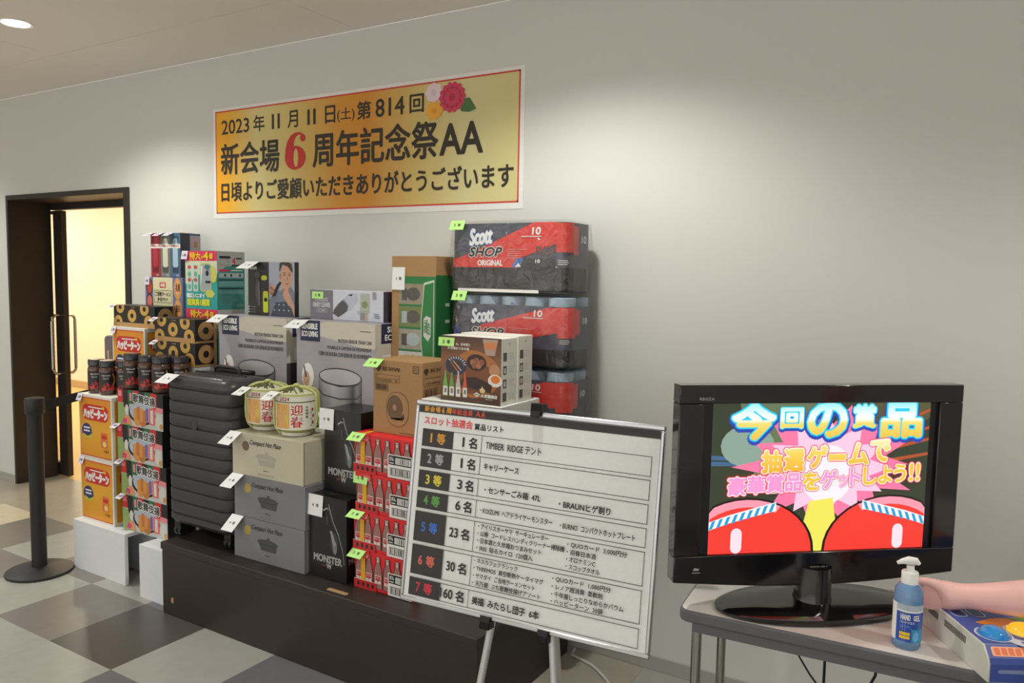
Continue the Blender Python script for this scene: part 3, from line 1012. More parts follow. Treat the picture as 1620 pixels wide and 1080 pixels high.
# --- hand vacuum box
o = carton('hand_vacuum_box', 'long grey and white hand vacuum box with green tag', 'box', -2.712, -2.264, -0.3, 0.13, tz + 0.696, 0.137, M('vacuum_white', (206, 210, 222), 0.45))
p = face(o, 'front')
p.rect(0, 0, .325, 1, M('vacuum_grey', (122, 118, 130), 0.5))
PG = M('vacuum_text', (196, 194, 200), 0.5)
p.text('CORDLESS', .07, .62, .25, .74, PG, 0.03, res=2)
p.text('HANDY CLEANER', .04, .42, .285, .58, PG, 0.04, res=2)
p.frame(.09, .24, .24, .37, .0015, PG)
p.text('DC SERIES', .115, .27, .215, .34, PG, 0.02, res=1)
p.poly([(.325, .22), (.40, .10), (.52, .32), (.53, .50), (.50, .60), (.455, .68), (.40, .55), (.34, .36)], M('vacuum_dark', (84, 82, 84), 0.4))
p.poly([(.455, .68), (.48, .73), (.53, .64), (.545, .48), (.53, .33), (.52, .32), (.53, .50), (.50, .60)], M('vacuum_edge', (150, 152, 160), 0.4))
p.poly([(.48, .73), (.54, .90), (.64, .92), (.66, .70), (.60, .50), (.58, .36), (.545, .36), (.545, .5)], M('vacuum_body', (188, 192, 206), 0.4))
p.poly([(.53, .86), (.6, .9), (.58, .82)], INK)
p.rr(.70, .30, .82, .92, .004, M('vacuum_photo', (176, 180, 170), 0.5))
p.ell(.76, .56, .04, .12, M('vacuum_plant', (136, 144, 96), 0.5), 14)
p.rect(.70, .05, .755, .28, M('vacuum_photo2', (150, 146, 142), 0.5))
p.rect(.76, .05, .80, .28, M('vacuum_photo3', (186, 172, 156), 0.5))
p.lines(.66, .22, .84, .36, M('vacuum_edge', (150, 152, 160), 0.4), 3, .3, .3)
p.rr(.86, .74, .91, .95, .004, M('vacuum_edge', (150, 152, 160), 0.4))
p.rr(.86, .95, .905, .99, .002, M('vacuum_edge', (150, 152, 160), 0.4))
p.lines(.88, .12, .96, .3, INK, 3, .3, .3)
p.done('front_print', o)
p = face(o, 'right')
p.rect(0, 0, 1, 1, M('vacuum_side', (76, 70, 82), 0.45))
p.done('side_print', o)
prize_tag(o, '5等', TAGG, 0.03, 3, 0.072, 0.033, 0.93)

# --- tent carton
KRAFT = M('kraft_board', (170, 132, 90), 0.75, var=0.06, scale=90, bump=0.05)
TGR = M('tent_green', (44, 122, 66), 0.5)
o = carton('tent_carton', 'tall brown and green tent carton standing against the wall', 'box', -2.217, -1.977, -0.3, 0.23, PZ, 1.337, KRAFT)
p = face(o, 'front')
p.rect(.17, 0.2, 1, .935, TGR)
v0, v1 = .625, .915
for q, (c, c2) in enumerate((((150, 140, 120), (90, 88, 84)), ((120, 130, 80), (170, 180, 186)), ((160, 154, 140), (90, 80, 70)), ((206, 204, 200), (130, 130, 96)))):
    a = v1 - q * .073 - .07
    p.rect(.17, a, .75, a + .066, M('tent_photo%d' % q, c, 0.5, var=.25, scale=45))
    p.ell(.5, a + .033, .16, .022, M('tent_photo_b%d' % q, c2, 0.5, var=.3, scale=60), 12)
    p.rect(.24, a + .012, .36, a + .05, M('tent_photo_b%d' % ((q + 1) % 4), c2, 0.5))
EDGE = M('tent_line', (196, 210, 190), 0.5)
hexa = [(.74, .915), (.97, .925), (.97, .60), (.76, .605), (.68, .72), (.68, .80)]
p.poly(hexa, EDGE)
p.poly([(.755, .908), (.955, .917), (.955, .607), (.775, .612), (.695, .722), (.695, .80)], TGR)
p.poly([(.74, .80), (.80, .81), (.90, .805), (.90, .745), (.84, .728), (.74, .745)], M('tent_badge', (206, 206, 200), 0.5))
p.text('TIMBER', .67, .770, .91, .783, TGR, 0.05, rot=-math.pi / 2, res=2)
p.text('RIDGE', .75, .762, .95, .774, TGR, 0.05, rot=-math.pi / 2, res=2)
p.frame(.19, .21, .95, .60, .003, EDGE)
for q in range(7):
    uu = .23 + q * .07
    p.rect(uu, .60 - .02 - (.30, .22, .33, .18, .30, .26, .34)[q], uu + .018, .585, M('tent_small', (96, 156, 108), 0.5))
p.text('6 PERSON TENT', .70, .455, .93, .475, WHITE, 0.06, rot=-math.pi / 2, res=2)
p.text('CARPA TIENDA PARA 6', .47, .44, .93, .46, WHITE, 0.05, rot=-math.pi / 2, res=2)
p.done('front_print', o)
p = face(o, 'right')
p.rect(0, .2, 1, .94, M('tent_green_side', (40, 108, 60), 0.5))
p.lines(.3, .72, .45, .88, EDGE, 3, .2, .3)
p.done('side_print', o)
prize_tag(o, '1等', TAGW, 0.02, 2, 0.07, 0.098, .963)

# --- compact hot plate cartons
SCR = M('script_ink', (52, 50, 50), 0.5)
HC = (M('hot_plate_grey', (126, 126, 132), 0.55), M('hot_plate_grey', (126, 126, 132), 0.55), M('hot_plate_beige', (196, 190, 168), 0.55))
for k in range(3):
    lab = ('grey compact hot plate carton standing on the platform', 'grey compact hot plate carton in the middle of its stack', 'beige compact hot plate carton under the two sake barrels')[k]
    dx = (0, 0.004, -0.006)[k]
    o = carton('hot_plate_carton', lab, 'box', -2.783 + dx, -2.356 + dx, -0.69, 0.27, PZ + k * 0.1865, 0.186, HC[k], math.radians(1.0), group='compact hot plate cartons')
    p = face(o, 'front')
    p.text('Compact Hot Plate', .26, .72, .70, .86, SCR, 0.03, shear=.35)
    p.ell(.20, .70, .05, .115, M('seal_gold', (184, 158, 82), 0.5) if k < 2 else M('seal_brown', (120, 100, 84), 0.5))
    HP = M('hot_plate_pic', (72, 74, 80), 0.5) if k < 2 else M('hot_plate_pic_pale', (172, 168, 156), 0.5)
    p.poly([(.34, .50), (.37, .55), (.50, .58), (.60, .55), (.64, .50), (.62, .44), (.61, .30), (.40, .30), (.37, .44)], HP)
    p.rr(.48, .58, .52, .62, .002, HP)
    p.rect(.37, .44, .61, .455, M('hot_plate_pic2', (54, 56, 62), 0.5) if k < 2 else HC[2])
    p.text('BRUNO', .455, .17, .53, .2, SCR, 0.03, res=1, n=4)
    p.lines(.37, .05, .62, .12, M('hot_plate_small', (110, 108, 104), 0.5), 2, .2, .2)
    p.done('front_print', o)
    p = face(o, 'right')
    p.rect(.02, .01, .03, .99, M('seam_line', (90, 88, 84), 0.6))  # thin dark line for the seam of the carton side
    p.lines(.5, .5, .72, .62, M('hot_plate_small', (110, 108, 104), 0.5), 3, .15, .3)
    p.done('side_print', o)
    prize_tag(o, '4等', TAGW, -0.02, (50, 58, 58)[k], 0.072, 0.085)

# --- hair dryer boxes
MK = M('dryer_black', (30, 30, 33), 0.28)
MSI = M('dryer_silver', (176, 176, 172), 0.4)
for k in range(2):
    x0, yf, z0, hh = ((-2.344, -0.665, PZ, 0.345), (-2.340, -0.585, PZ + 0.3455, 0.345))[k]
    o = carton('hair_dryer_box', ('black hair dryer box standing on the platform edge', 'black hair dryer box set on another one')[k], 'box', x0, x0 + 0.205, yf, 0.18, z0, hh, MK)
    p = face(o, 'front')
    p.text('MONSTER', .12, .20, .88, .285, MSI, 0.045, shear=.03)
    p.text('W', .47, .13, .60, .19, MSI, 0.06)
    p.lines(.34, .14, .45, .175, M('dryer_red', (120, 50, 50), 0.4), 1, .5, 0)
    GL = M('dryer_glow', (120, 122, 130), 0.3)
    p.poly([(.52, .92), (.54, .92), (.66, .72), (.80, .58), (.92, .38), (.95, .22), (.93, .22), (.90, .37), (.78, .56), (.64, .70), (.53, .86)], GL)
    p.poly([(.38, .84), (.47, .87), (.52, .86), (.52, .85), (.47, .855), (.39, .82)], MSI)
    p.poly([(.46, .78), (.50, .78), (.52, .66), (.48, .66)], M('dryer_body', (66, 68, 74), 0.25))
    p.ell(.68, .46, .10, .13, M('dryer_body', (66, 68, 74), 0.25))
    p.ell(.70, .40, .055, .08, GL, 16)
    p.poly([(.56, .60), (.62, .60), (.72, .45), (.66, .40)], M('dryer_shine', (150, 152, 156), 0.3))
    p.done('front_print', o)
    p = face(o, 'top')
    p.text('MONSTER', .25, .18, .70, .28, M('dryer_body', (66, 68, 74), 0.25), 0.03)
    p.done('top_print', o)
    p = face(o, 'right')
    p.text('MONSTER', .08, .22, .92, .29, MSI, 0.03)
    p.done('side_print', o)
    prize_tag(o, '4等', TAGW, (-0.02, -0.12)[k], (4, 3)[k], 0.082, 0.088)

# --- red crates of tonic bottles
CR, CRD = M('tonic_red', (222, 40, 44), 0.42), M('tonic_red_dark', (196, 36, 42), 0.45)
GLS, LAB = M('tonic_glass', (158, 112, 106), 0.4), M('tonic_label', (226, 214, 210), 0.5)
LT = M('print_light', (232, 230, 226), 0.5)
AMB = M('tonic_yellow', (226, 170, 36), 0.45)
pos = ('standing on the platform', 'second from the platform', 'third from the platform', 'on top of the stack, under the fan carton')
for k in range(4):
    dx = (0.0, -0.006, 0.006, -0.004)[k]
    ch_ = 0.1568
    o = carton('tonic_bottle_carton', 'red glass tonic bottle carton ' + pos[k], 'box', -2.105 + dx, -1.81 + dx, -0.652, 0.27, PZ + k * (ch_ + 0.0005), ch_, CR, group='red tonic bottle cartons')
    p = face(o, 'front')
    for q in range(6):
        cu = .085 + q * .166
        sh = M('tonic_outline', (60, 30, 34), 0.5)
        for g, mt in ((.012, sh), (0, GLS)):
            p.poly([(cu - .066 - g, .10), (cu - .066 - g, .46), (cu - .054 - g, .62), (cu - .03 - g, .74), (cu - .027 - g, .90 + g), (cu + .027 + g, .90 + g), (cu + .03 + g, .74), (cu + .054 + g, .62), (cu + .066 + g, .46), (cu + .066 + g, .10)], mt)
        p.ell(cu, .82, .018, .05, M('tonic_foil', (206, 190, 182), 0.4), 12)
        p.rect(cu - .028, .885, cu + .028, .90, LT)
        p.rect(cu - .052, .22, cu + .052, .44, LAB)
        p.rect(cu - .046, .30, cu + .046, .42, CRD)
        p.text('オロナミン', cu - .042, .34, cu + .042, .40, LT, 0.0, res=1)
        p.text('C', cu - .012, .24, cu + .012, .30, CRD, 0.05, res=2)
    p.rr(.0, .80, .27, 1, .003, CR)
    p.text('びん', .05, .84, .12, .92, LT, 0.0, res=2)
    p.text('おいしい', .15, .90, .26, .95, LT, 0.0, res=1)
    p.text('びん詰', .15, .83, .25, .89, LT, 0.0, res=1)
    p.rect(.125, .20, .20, .80, AMB)
    p.rect(0, .0, .40, .23, CRD)
    p.rect(0, .225, .40, .235, LT)
    for q in range(4):
        p.rr(.06 + q * .085, .07, .10 + q * .085, .17, .002, INK)
    p.rect(.60, .02, 1, .60, LT)
    p.rect(.615, .34, .99, .575, INK)
    p.text('びん', .63, .44, .705, .54, WHITE, 0.03, res=2)
    p.lines(.63, .36, .70, .42, WHITE, 1, .4, 0)
    p.rect(.73, .37, .98, .53, LT)
    p.bars(.75, .38, .96, .52, INK, 12)
    p.rect(.64, .08, .97, .27, INK)
    p.rect(.65, .095, .96, .255, LT)
    p.bars(.66, .1, .95, .25, INK, 18)
    p.done('front_print', o)
    p = face(o, 'top')
    p.rect(.125, 0, .20, 1, AMB)
    p.done('top_print', o)
    prize_tag(o, '5等', TAGG, -0.03, (58, 62, 8, 55)[k], 0.072, 0.046)
zr = PZ + 4 * (ch_ + 0.0005)

# --- fan carton
o = carton('fan_carton', 'brown circulator fan carton on top of the red bottle cartons', 'box', -2.057, -1.813, -0.6, 0.205, zr, 0.293, KRAFT)
KI = M('kraft_ink', (74, 54, 38), 0.6)
p = face(o, 'front')
p.poly([(.05, .90), (.11, .92), (.17, .90), (.17, .87), (.11, .83), (.05, .87)], KI)
p.text('IRIS OHYAMA', .20, .855, .56, .905, KI, 0.05, res=2)
p.rr(.82, .85, .94, .95, .004, KI)
p.rr(.835, .86, .925, .94, .003, KRAFT)
for a in (.858, .89):
    p.rect(a, .87, a + .012, .93, KI)
p.frame(.05, .70, .55, .80, .0014, KI)
p.rect(.05, .748, .55, .752, KI)
p.text('PCF-HM23N', .10, .71, .38, .738, KI, 0.02, res=2)
p.text('W', .46, .71, .50, .738, KI, 0.05, res=2)
p.frame(.05, .58, .32, .685, .0014, KI)
p.bars(.07, .595, .30, .67, KI, 12)
p.rr(.28, .12, .74, .58, .05, KI)
p.rr(.287, .125, .733, .575, .049, KRAFT)
p.ell(.46, .37, .165, .165, M('kraft_fan_dark', (104, 80, 60), 0.6), 28)
for r_ in (.8, .62, .44):
    p.ring(.46, .37, .165 * r_, .165 * r_, .05, M('kraft_fan_mid', (140, 108, 78), 0.6))
p.ell(.455, .37, .04, .045, M('kraft_fan_hub', (176, 130, 104), 0.6), 16)
p.poly([(.34, .22), (.62, .20), (.66, .24), (.64, .30), (.52, .2), (.40, .21)], KI)
p.lines(.56, .025, .9, .05, KI, 1, .3, 0)
p.done('front_print', o)
p = face(o, 'right')
p.poly([(.05, .90), (.13, .92), (.2, .90), (.2, .87), (.13, .82), (.05, .87)], KI)
p.text('IRIS OHYAMA', .26, .86, .82, .905, KI, 0.05, res=2)
p.frame(.05, .68, .8, .79, .0014, KI)
p.text('PCF-HM23N', .12, .70, .6, .73, KI, 0.02, res=2)
p.frame(.05, .52, .5, .65, .0014, KI)
p.bars(.08, .535, .47, .635, KI, 10)
p.done('side_print', o)
prize_tag(o, '5等', TAGG, -0.08, 55, 0.075, 0.05)

# --- plain white cartons behind the easel and the two snack-and-sake boxes
wz = 0.1975
wp = ('at the bottom of the stack behind the easel board', 'second from the bottom behind the easel board', 'third from the bottom behind the easel board', 'on top of the stack, under the brown food gift box')
for k in range(4):
    o = carton('white_carton', 'plain white shallow carton ' + wp[k], 'box', -1.797, -1.445, -0.625, 0.29, PZ + k * (wz + 0.0005), wz, M('plain_white_carton', (224, 224, 218), 0.5), group='plain white cartons')
    p = face(o, 'right')
    p.lines(.2, .3, .8, .5, M('white_carton_text', (170, 172, 176), 0.5), 1, .2, .1)
    p.done('side_print', o)
    if k == 0:
        p = face(o, 'front')
        p.lines(.4, .06, .6, .1, CRED, 1, .5, 0)
        p.done('front_print', o)
zk = PZ + 4 * (wz + 0.0005)
BRN = ramp_mat('gift_brown', [(0, (78, 52, 40)), (.3, (120, 78, 52)), (.6, (138, 92, 62)), (1, (84, 58, 46))], 2, 0.45, 0.0, 0.243)
for k in range(2):
    yf = (-0.490, -0.6)[k]
    o = carton('food_gift_box', ('white sided gift box directly behind the brown food gift box', 'brown sake and snack gift box printed with bottles and an egg')[k], 'box', -1.724 + (0.012 if k == 0 else 0), -1.458 + (0.004 if k == 0 else 0), yf, 0.1065, zk, 0.243 + (0.004 if k == 0 else 0), CARTW)
    if k == 1:
        p = face(o, 'front')
        p.rect(0, 0, 1, 1, BRN)
        WOOD, DKB = M('gift_wood', (176, 112, 62), 0.5), M('gift_dark', (58, 42, 36), 0.5)
        p.ell(.60, .44, .54 * .72, .36, WOOD, 28, wob=.05, k=3)
        p.ell(.56, .40, .34, .26, M('gift_wood_mid', (128, 78, 48), 0.5), 28, wob=.06, k=4)
        p.ell(.26, .55, .18, .145, M('gift_plate_navy', (44, 50, 76), 0.4))
        for q in range(9):
            a = math.radians(10 + q * 16)
            p.poly([(.26 + .11 * math.cos(a), .55 + .09 * math.sin(a)), (.26 + .17 * math.cos(a - .06), .55 + .135 * math.sin(a - .06)), (.26 + .17 * math.cos(a + .06), .55 + .135 * math.sin(a + .06))], LT)
            p.k -= 1
        p.k += 1
        p.ell(.25, .54, .11, .085, M('gift_plate_in', (74, 54, 46), 0.5))
        p.poly([(.20, .62), (.215, .625), (.36, .48), (.345, .47)], M('gift_chop', (206, 186, 170), 0.5))
        p.poly([(.16, .60), (.175, .605), (.30, .47), (.28, .46)], M('gift_wood', (176, 112, 62), 0.5))
        p.ell(.60, .62, .165, .125, DKB)
        for q, (bu, bv) in enumerate(((.54, .62), (.60, .65), (.66, .61), (.57, .57), (.64, .57), (.69, .63))):
            p.ell(bu, bv, .045, .045, M('gift_nut%d' % (q % 2), ((176, 112, 84), (146, 92, 72))[q % 2], 0.5), 12)
        p.poly([(.70, .98), (.95, .98), (.90, .74), (.75, .74)], M('gift_glass', (176, 150, 134), 0.3))
        p.ell(.825, .90, .105, .04, M('gift_tea', (206, 126, 70), 0.3), 20)
        p.poly([(.72, .90), (.93, .90), (.90, .83), (.75, .83)], M('gift_tea', (206, 126, 70), 0.3))
        p.ell(.90, .52, .09, .09, M('gift_bread', (190, 140, 100), 0.5), 18)
        p.ell(.91, .37, .115, .095, LT, 22)
        p.ell(.915, .39, .075, .06, M('gift_yolk', (232, 124, 40), 0.4), 18)
        p.poly([(.30, .26), (.84, .18), (.86, .30), (.60, .40), (.40, .38)], DKB)
        for q, (bu, c, hgt, bw) in enumerate(((.085, (116, 172, 84), .46, .04), (.195, (104, 160, 70), .44, .04), (.305, (200, 186, 190), .47, .04), (.42, (206, 92, 62), .46, .036))):
            mt = M('gift_bottle%d' % q, c, 0.35)
            p.poly([(bu - bw, .07), (bu + bw, .07), (bu + bw, .25), (bu + bw * .45, .36), (bu + bw * .3, hgt), (bu - bw * .3, hgt), (bu - bw * .45, .36), (bu - bw, .25)], mt)
            p.rect(bu - bw, .08, bu + bw, .22, LT)
            p.text('酒', bu - bw * .5, .12, bu + bw * .5, .19, INK, 0.02, res=1, n=4)
        p.poly([(.66, .22), (.70, .25), (.705, .28), (.72, .25), (.76, .21), (.74, .17), (.68, .17)], M('gift_cream', (232, 206, 150), 0.5))
        p.poly([(.57, .145), (.62, .175), (.67, .145), (.67, .13), (.62, .155), (.57, .13)], WHITE)
        p.rect(.595, .11, .645, .135, WHITE)
        p.text('久世福商店', .69, .105, .95, .155, WHITE, 0.06, res=2)
        p.lines(.76, .075, .88, .09, LT, 1, .4, 0)
        p.text('の、日本酒と', .26, .86, .50, .90, LT, 0.03, res=2)
        p.text('久世福おつまみ箱', .12, .795, .48, .835, LT, 0.03, res=2)
        p.done('front_print', o)
    p = face(o, 'right')
    p.rect(.46, .90, .54, .93, M('gift_side_grey', (176, 176, 180), 0.5))
    for q in range(4):
        vv = .66 - q * .2
        p.rect(.12, vv, .35, vv + .13, M('gift_side_dark', (96, 88, 86), 0.5))
        if q in (1, 2):
            p.rect(.17, vv + .02, .30, vv + .1, M('gift_side_pale', (206, 200, 196), 0.5))
        p.lines(.46, vv + .02, .9, vv + .13, M('gift_side_grey', (176, 176, 180), 0.5), 4, .2, .4)
    p.done('side_print', o)
    if k == 1:
        prize_tag(o, '5等', TAGG, -0.04, 6, 0.072, 0.032, .965)


# ================================================================== shop towel packs in clear film
SLATE, SRED, SBLK, ROLLB = M('towel_slate', (72, 74, 88), 0.4), M('towel_red', (216, 52, 44), 0.4), M('towel_black', (34, 33, 34), 0.4), M('towel_paper_blue', (158, 178, 196), 0.7)
SBLUE = M('towel_logo_blue', (70, 110, 180), 0.4)
PW, PDP, PCX, PCY = 0.555, 0.222, -1.628, -0.189
zt = [PZ, 0.648, 0.955, 1.245, 1.535, 1.822]
roll_mesh = None
tl = ('lowest blue towel roll pack of the stack on the platform', 'second blue towel roll pack from the platform', 'blue towel roll pack half hidden by the food gift box', 'red and slate towel roll pack below the top one', 'red slate and black towel roll pack on top of the stack')
for k in range(5):
    z0, z1 = zt[k], zt[k + 1] - 0.0006
    hgt = z1 - z0
    e = tag(empty('towel_roll_pack', (PCX + (0, .004, .006, .008, -.006)[k], PCY, z0)), tl[k], 'towel pack', 'shop towel packs')
    R_ = 0.0535
    for a in range(5):
        for c in range(2):
            if roll_mesh is None or k != kk_prev:
                kk_prev = k
                rh = hgt - 0.014
                o = MB().lathe([(0.019, rh - 0.02), (0.019, rh), (R_ - 0.006, rh), (R_, rh - 0.004), (R_, 0.006), (R_ - 0.006, 0.003)], ROLLB, 20, cap0=True, cap1=True).build('paper_roll', e)
                roll_mesh = o.data
            else:
                o = bpy.data.objects.new('paper_roll', roll_mesh)
                COL.objects.link(o)
                o.parent = e
            o.location = (-0.216 + a * 0.108, -0.0545 + c * 0.109, 0.0)
    top = hgt - 0.012 if k == 4 else hgt * 0.83
    ol = rrect(PW - 0.004, PDP - 0.002, 0.05, 6)
    wb = MB()
    wb.loops([[(x, y, 0.005) for x, y in ol], [(x, y, top * .5) for x, y in ol], [(x * .995, y * .99, top) for x, y in ol]], SLATE, cap0=True, cap1=(k == 4))
    wr = wb.build('printed_wrapper', e)
    fw = PW - 0.1

    def mp(u, v, off, W=PW, D=PDP, H=top):
        # u runs along the front (0..1) and on round the right corner (1..1.5)
        s = u * (W - 0.10) - (W - 0.10) / 2
        y = -D / 2 - 0.0006 - off
        if -(W - 0.10) / 2 <= s <= (W - 0.10) / 2:
            return (s, y, v * H)
        sg = 1 if s > 0 else -1
        q = abs(s) - (W - 0.10) / 2
        arc = 0.05 * math.pi / 2
        r_ = 0.05 + 0.0006 + off
        if q <= arc:
            t = q / 0.05
            return (sg * ((W - 0.10) / 2 + r_ * math.sin(t)), -D / 2 + 0.05 - r_ * math.cos(t), v * H)
        return (sg * (W / 2 + 0.0006 + off), -D / 2 + 0.05 + (q - arc), v * H)

    p = Print(fw, top, mp)
    lo = .36 if k == 4 else .30
    p.rect(-.17, 0.02, 1.42, lo, SBLK, 26)
    p.rect(-.17, lo, 0.0, lo + .13, SRED, 6)
    p.poly([(0, lo), (.62, lo), (.66, .50), (.86, .62), (1.0, .70), (1.0, 1.0), (.78, 1.0), (.12, .56), (0, .50)] if k == 4 else
           [(0, lo), (.60, lo), (.66, .44), (.84, .52), (1.0, .58), (1.0, .98), (.9, .98), (.24, .66), (.12, .52), (0, .44)], SRED)
    p.rect(1.0, .58 if k == 4 else .50, 1.17, .99, SRED, 6)
    p.rect(1.17, .55, 1.26, .95, SRED, 2)
    if k == 4:
        p.poly([(.64, lo), (.68, .49), (1.0, .49), (1.0, lo)], SBLK)
        p.text('10', .80, .43, .85, .48, WHITE, 0.05, res=2)
        p.text('ORIGINAL', .21, .385, .47, .465, WHITE, 0.05, res=2)
        p.poly([(.56, lo + .01), (.62, .5), (.68, .5), (.65, lo + .01)], SBLUE)
        p.poly([(.60, lo + .01), (.635, .43), (.66, lo + .01)], LT)
        p.text('SHOP', .80, .55, 1.0, .66, M('towel_ghost', (110, 70, 74), 0.4), 0.06, shear=.25)
    if k == 4:
        p.rect(.0, .0, .84, .045, LT, 2)
    p.text('Scott', .13, .70, .36, .93, WHITE, 0.055, shear=.18, out=(SBLUE, .10), rot=.09)
    p.text('SHOP', .13, .52 if k == 4 else .46, .46, .65 if k == 4 else .60, INK, 0.06, shear=.30, out=(LT, .13))
    p.text('10', .77, .83, .85, .93, WHITE, 0.05, shear=.1)
    p.lines(.66, .79, .86, .82, LT, 1, .4, 0)
    p.lines(.52, .49, .72, .64, M('towel_small', (226, 150, 140), 0.4), 5, .25, .4)
    p.text('10', 1.30, .72, 1.40, .82, LT, 0.05, n=4)
    p.lines(1.02, .40, 1.12, .48, LT, 3, .3, .3)
    if k < 4:
        p.ell(-.02, .93, .02, .03, M('towel_badge', (140, 120, 180), 0.4), 12)
        p.ell(.55, 1.02, .02, .03, M('towel_badge', (140, 120, 180), 0.4), 12)
        p.poly([(-.1, .36), (-.02, .36), (.0, .52), (-.05, .66), (-.1, .56)], M('towel_blue_shirt', (44, 66, 150), 0.4))
        p.ell(-.05, .72, .02, .045, M('photo_skin', (196, 150, 124), 0.5), 12)
        p.ell(-.05, .745, .02, .025, HAIR, 10)
    for q in range(4):
        p.rr(-.13, .82 - q * .1, -.09, .89 - q * .1, .003, LT)
    p.done('wrapper_print', wr)
    # loose clear film
    rings = []
    st = random.Random(k)
    for zz, gx, gy in ((0.001, -.012, -.012), (0.012, .0, .0), (hgt * .3, .006, .005), (hgt * .55, .009, .007), (hgt * .8, .006, .004), (hgt - .012, 0, 0), (hgt - 0.001, -.018, -.018)):
        rr_ = rrect(PW + 0.006 + gx * 2, PDP + 0.006 + gy * 2, 0.045, 6)
        rings.append([(x + st.uniform(-.0025, .0025), y + st.uniform(-.0015, .0015), zz) for x, y in rr_])
    fb = MB()
    fb.loops(rings, MATS['clear_film'])
    if k >= 3:
        # gathered film ends at both sides
        for sg in (-1, 1):
            zc = hgt * (.62 if sg > 0 else .7)
            fb.add([(sg * (PW / 2 + .004), -.085, zc - .02), (sg * (PW / 2 + .004), .085, zc - .03), (sg * (PW / 2 + .03), .06, zc + .02), (sg * (PW / 2 + .045), .0, zc - .01), (sg * (PW / 2 + .028), -.06, zc + .015)],
                   [(0, 1, 2, 3, 4)], MATS['clear_film'])
    fb.build('clear_film', e)
    if k >= 3:
        DIMS[e.name] = (PW, PDP + 0.01, hgt)
        prize_tag(e, '5等', TAGG, .03, 25, 0.07, 0.042)

# ================================================================== coffee jars
JG, JL, JLID = M('jar_coffee_glass', (88, 58, 48), 0.12, coat=0.6), M('jar_label_black', (34, 26, 26), 0.35), M('jar_lid', (44, 44, 52), 0.25, coat=0.4)
JR, JO = M('jar_red', (206, 52, 52), 0.4), M('jar_orange', (214, 138, 60), 0.4)
JH, JRAD = 0.180, 0.0432


def coffee_jar(label, x, y, z, rot):
    o = MB().lathe([(0.034, 0), (0.040, 0.004), (JRAD, 0.014), (JRAD, 0.126), (0.040, 0.140), (0.036, 0.146)], JG, 24).build('coffee_jar', None, (x, y, z), rot)
    tag(o, label, 'jar', 'instant coffee jars')
    MB().lathe([(0.0385, 0.1462), (0.041, 0.149), (0.041, 0.175), (0.038, JH), (0.033, JH + 0.0005)], JLID, 24).build('lid', o)
    R0 = JRAD + 0.0005
    span = 2.4

    def mp(u, v, off):
        t = -math.pi / 2 + (u - .5) * span
        return ((R0 + off) * math.cos(t), (R0 + off) * math.sin(t), .012 + v * .11)

    p = Print(R0 * span, .11, mp)
    p.rect(0, .25, 1, .98, JL, 14)
    for q in range(9):
        p.ell(.74 + .09 * math.sin(q * .38), .36 + q * .065, .045, .05, JO, 8)
        p.k -= 1
    p.k += 1
    for cu, cv, ru, rv in ((.5, .28, .2, .15), (.30, .24, .13, .14), (.70, .24, .13, .13), (.45, .40, .13, .09)):
        p.ell(cu, cv, ru, rv, JR, 14)
    p.ell(.45, .46, .11, .05, JL, 10)
    p.text('NESCAFÉ', .22, .80, .62, .88, LT, 0.02, res=1, n=4)
    p.text('Classic', .26, .66, .56, .75, LT, 0.0, shear=.2, res=1)
    p.done('label_print', o)
    return o


zh = rz + 2 * HH + 0.001
for i, (jx, jy) in enumerate(((-4.005, -0.578), (-3.902, -0.578), (-3.826, -0.53))):
    coffee_jar('instant coffee jar with black lid, ' + ('at the outer end of the orange carton', 'between two others on the orange carton', 'beside the striped boxes on the orange carton')[i], jx, jy, zh, 0.98)
zkb = rz + 4 * 0.1815
for i, (jx, jy) in enumerate(((-3.69, -0.576), (-3.565, -0.576), (-3.455, -0.576), (-3.405, -0.5045), (-3.51, -0.5045))):
    coffee_jar('instant coffee jar on the striped rice snack boxes, ' + ('next to the orange carton', 'second from the orange carton', 'third from the orange carton', 'behind the one next to the suitcase', 'behind and between two front jars')[i], jx, jy, zkb, 0.98)

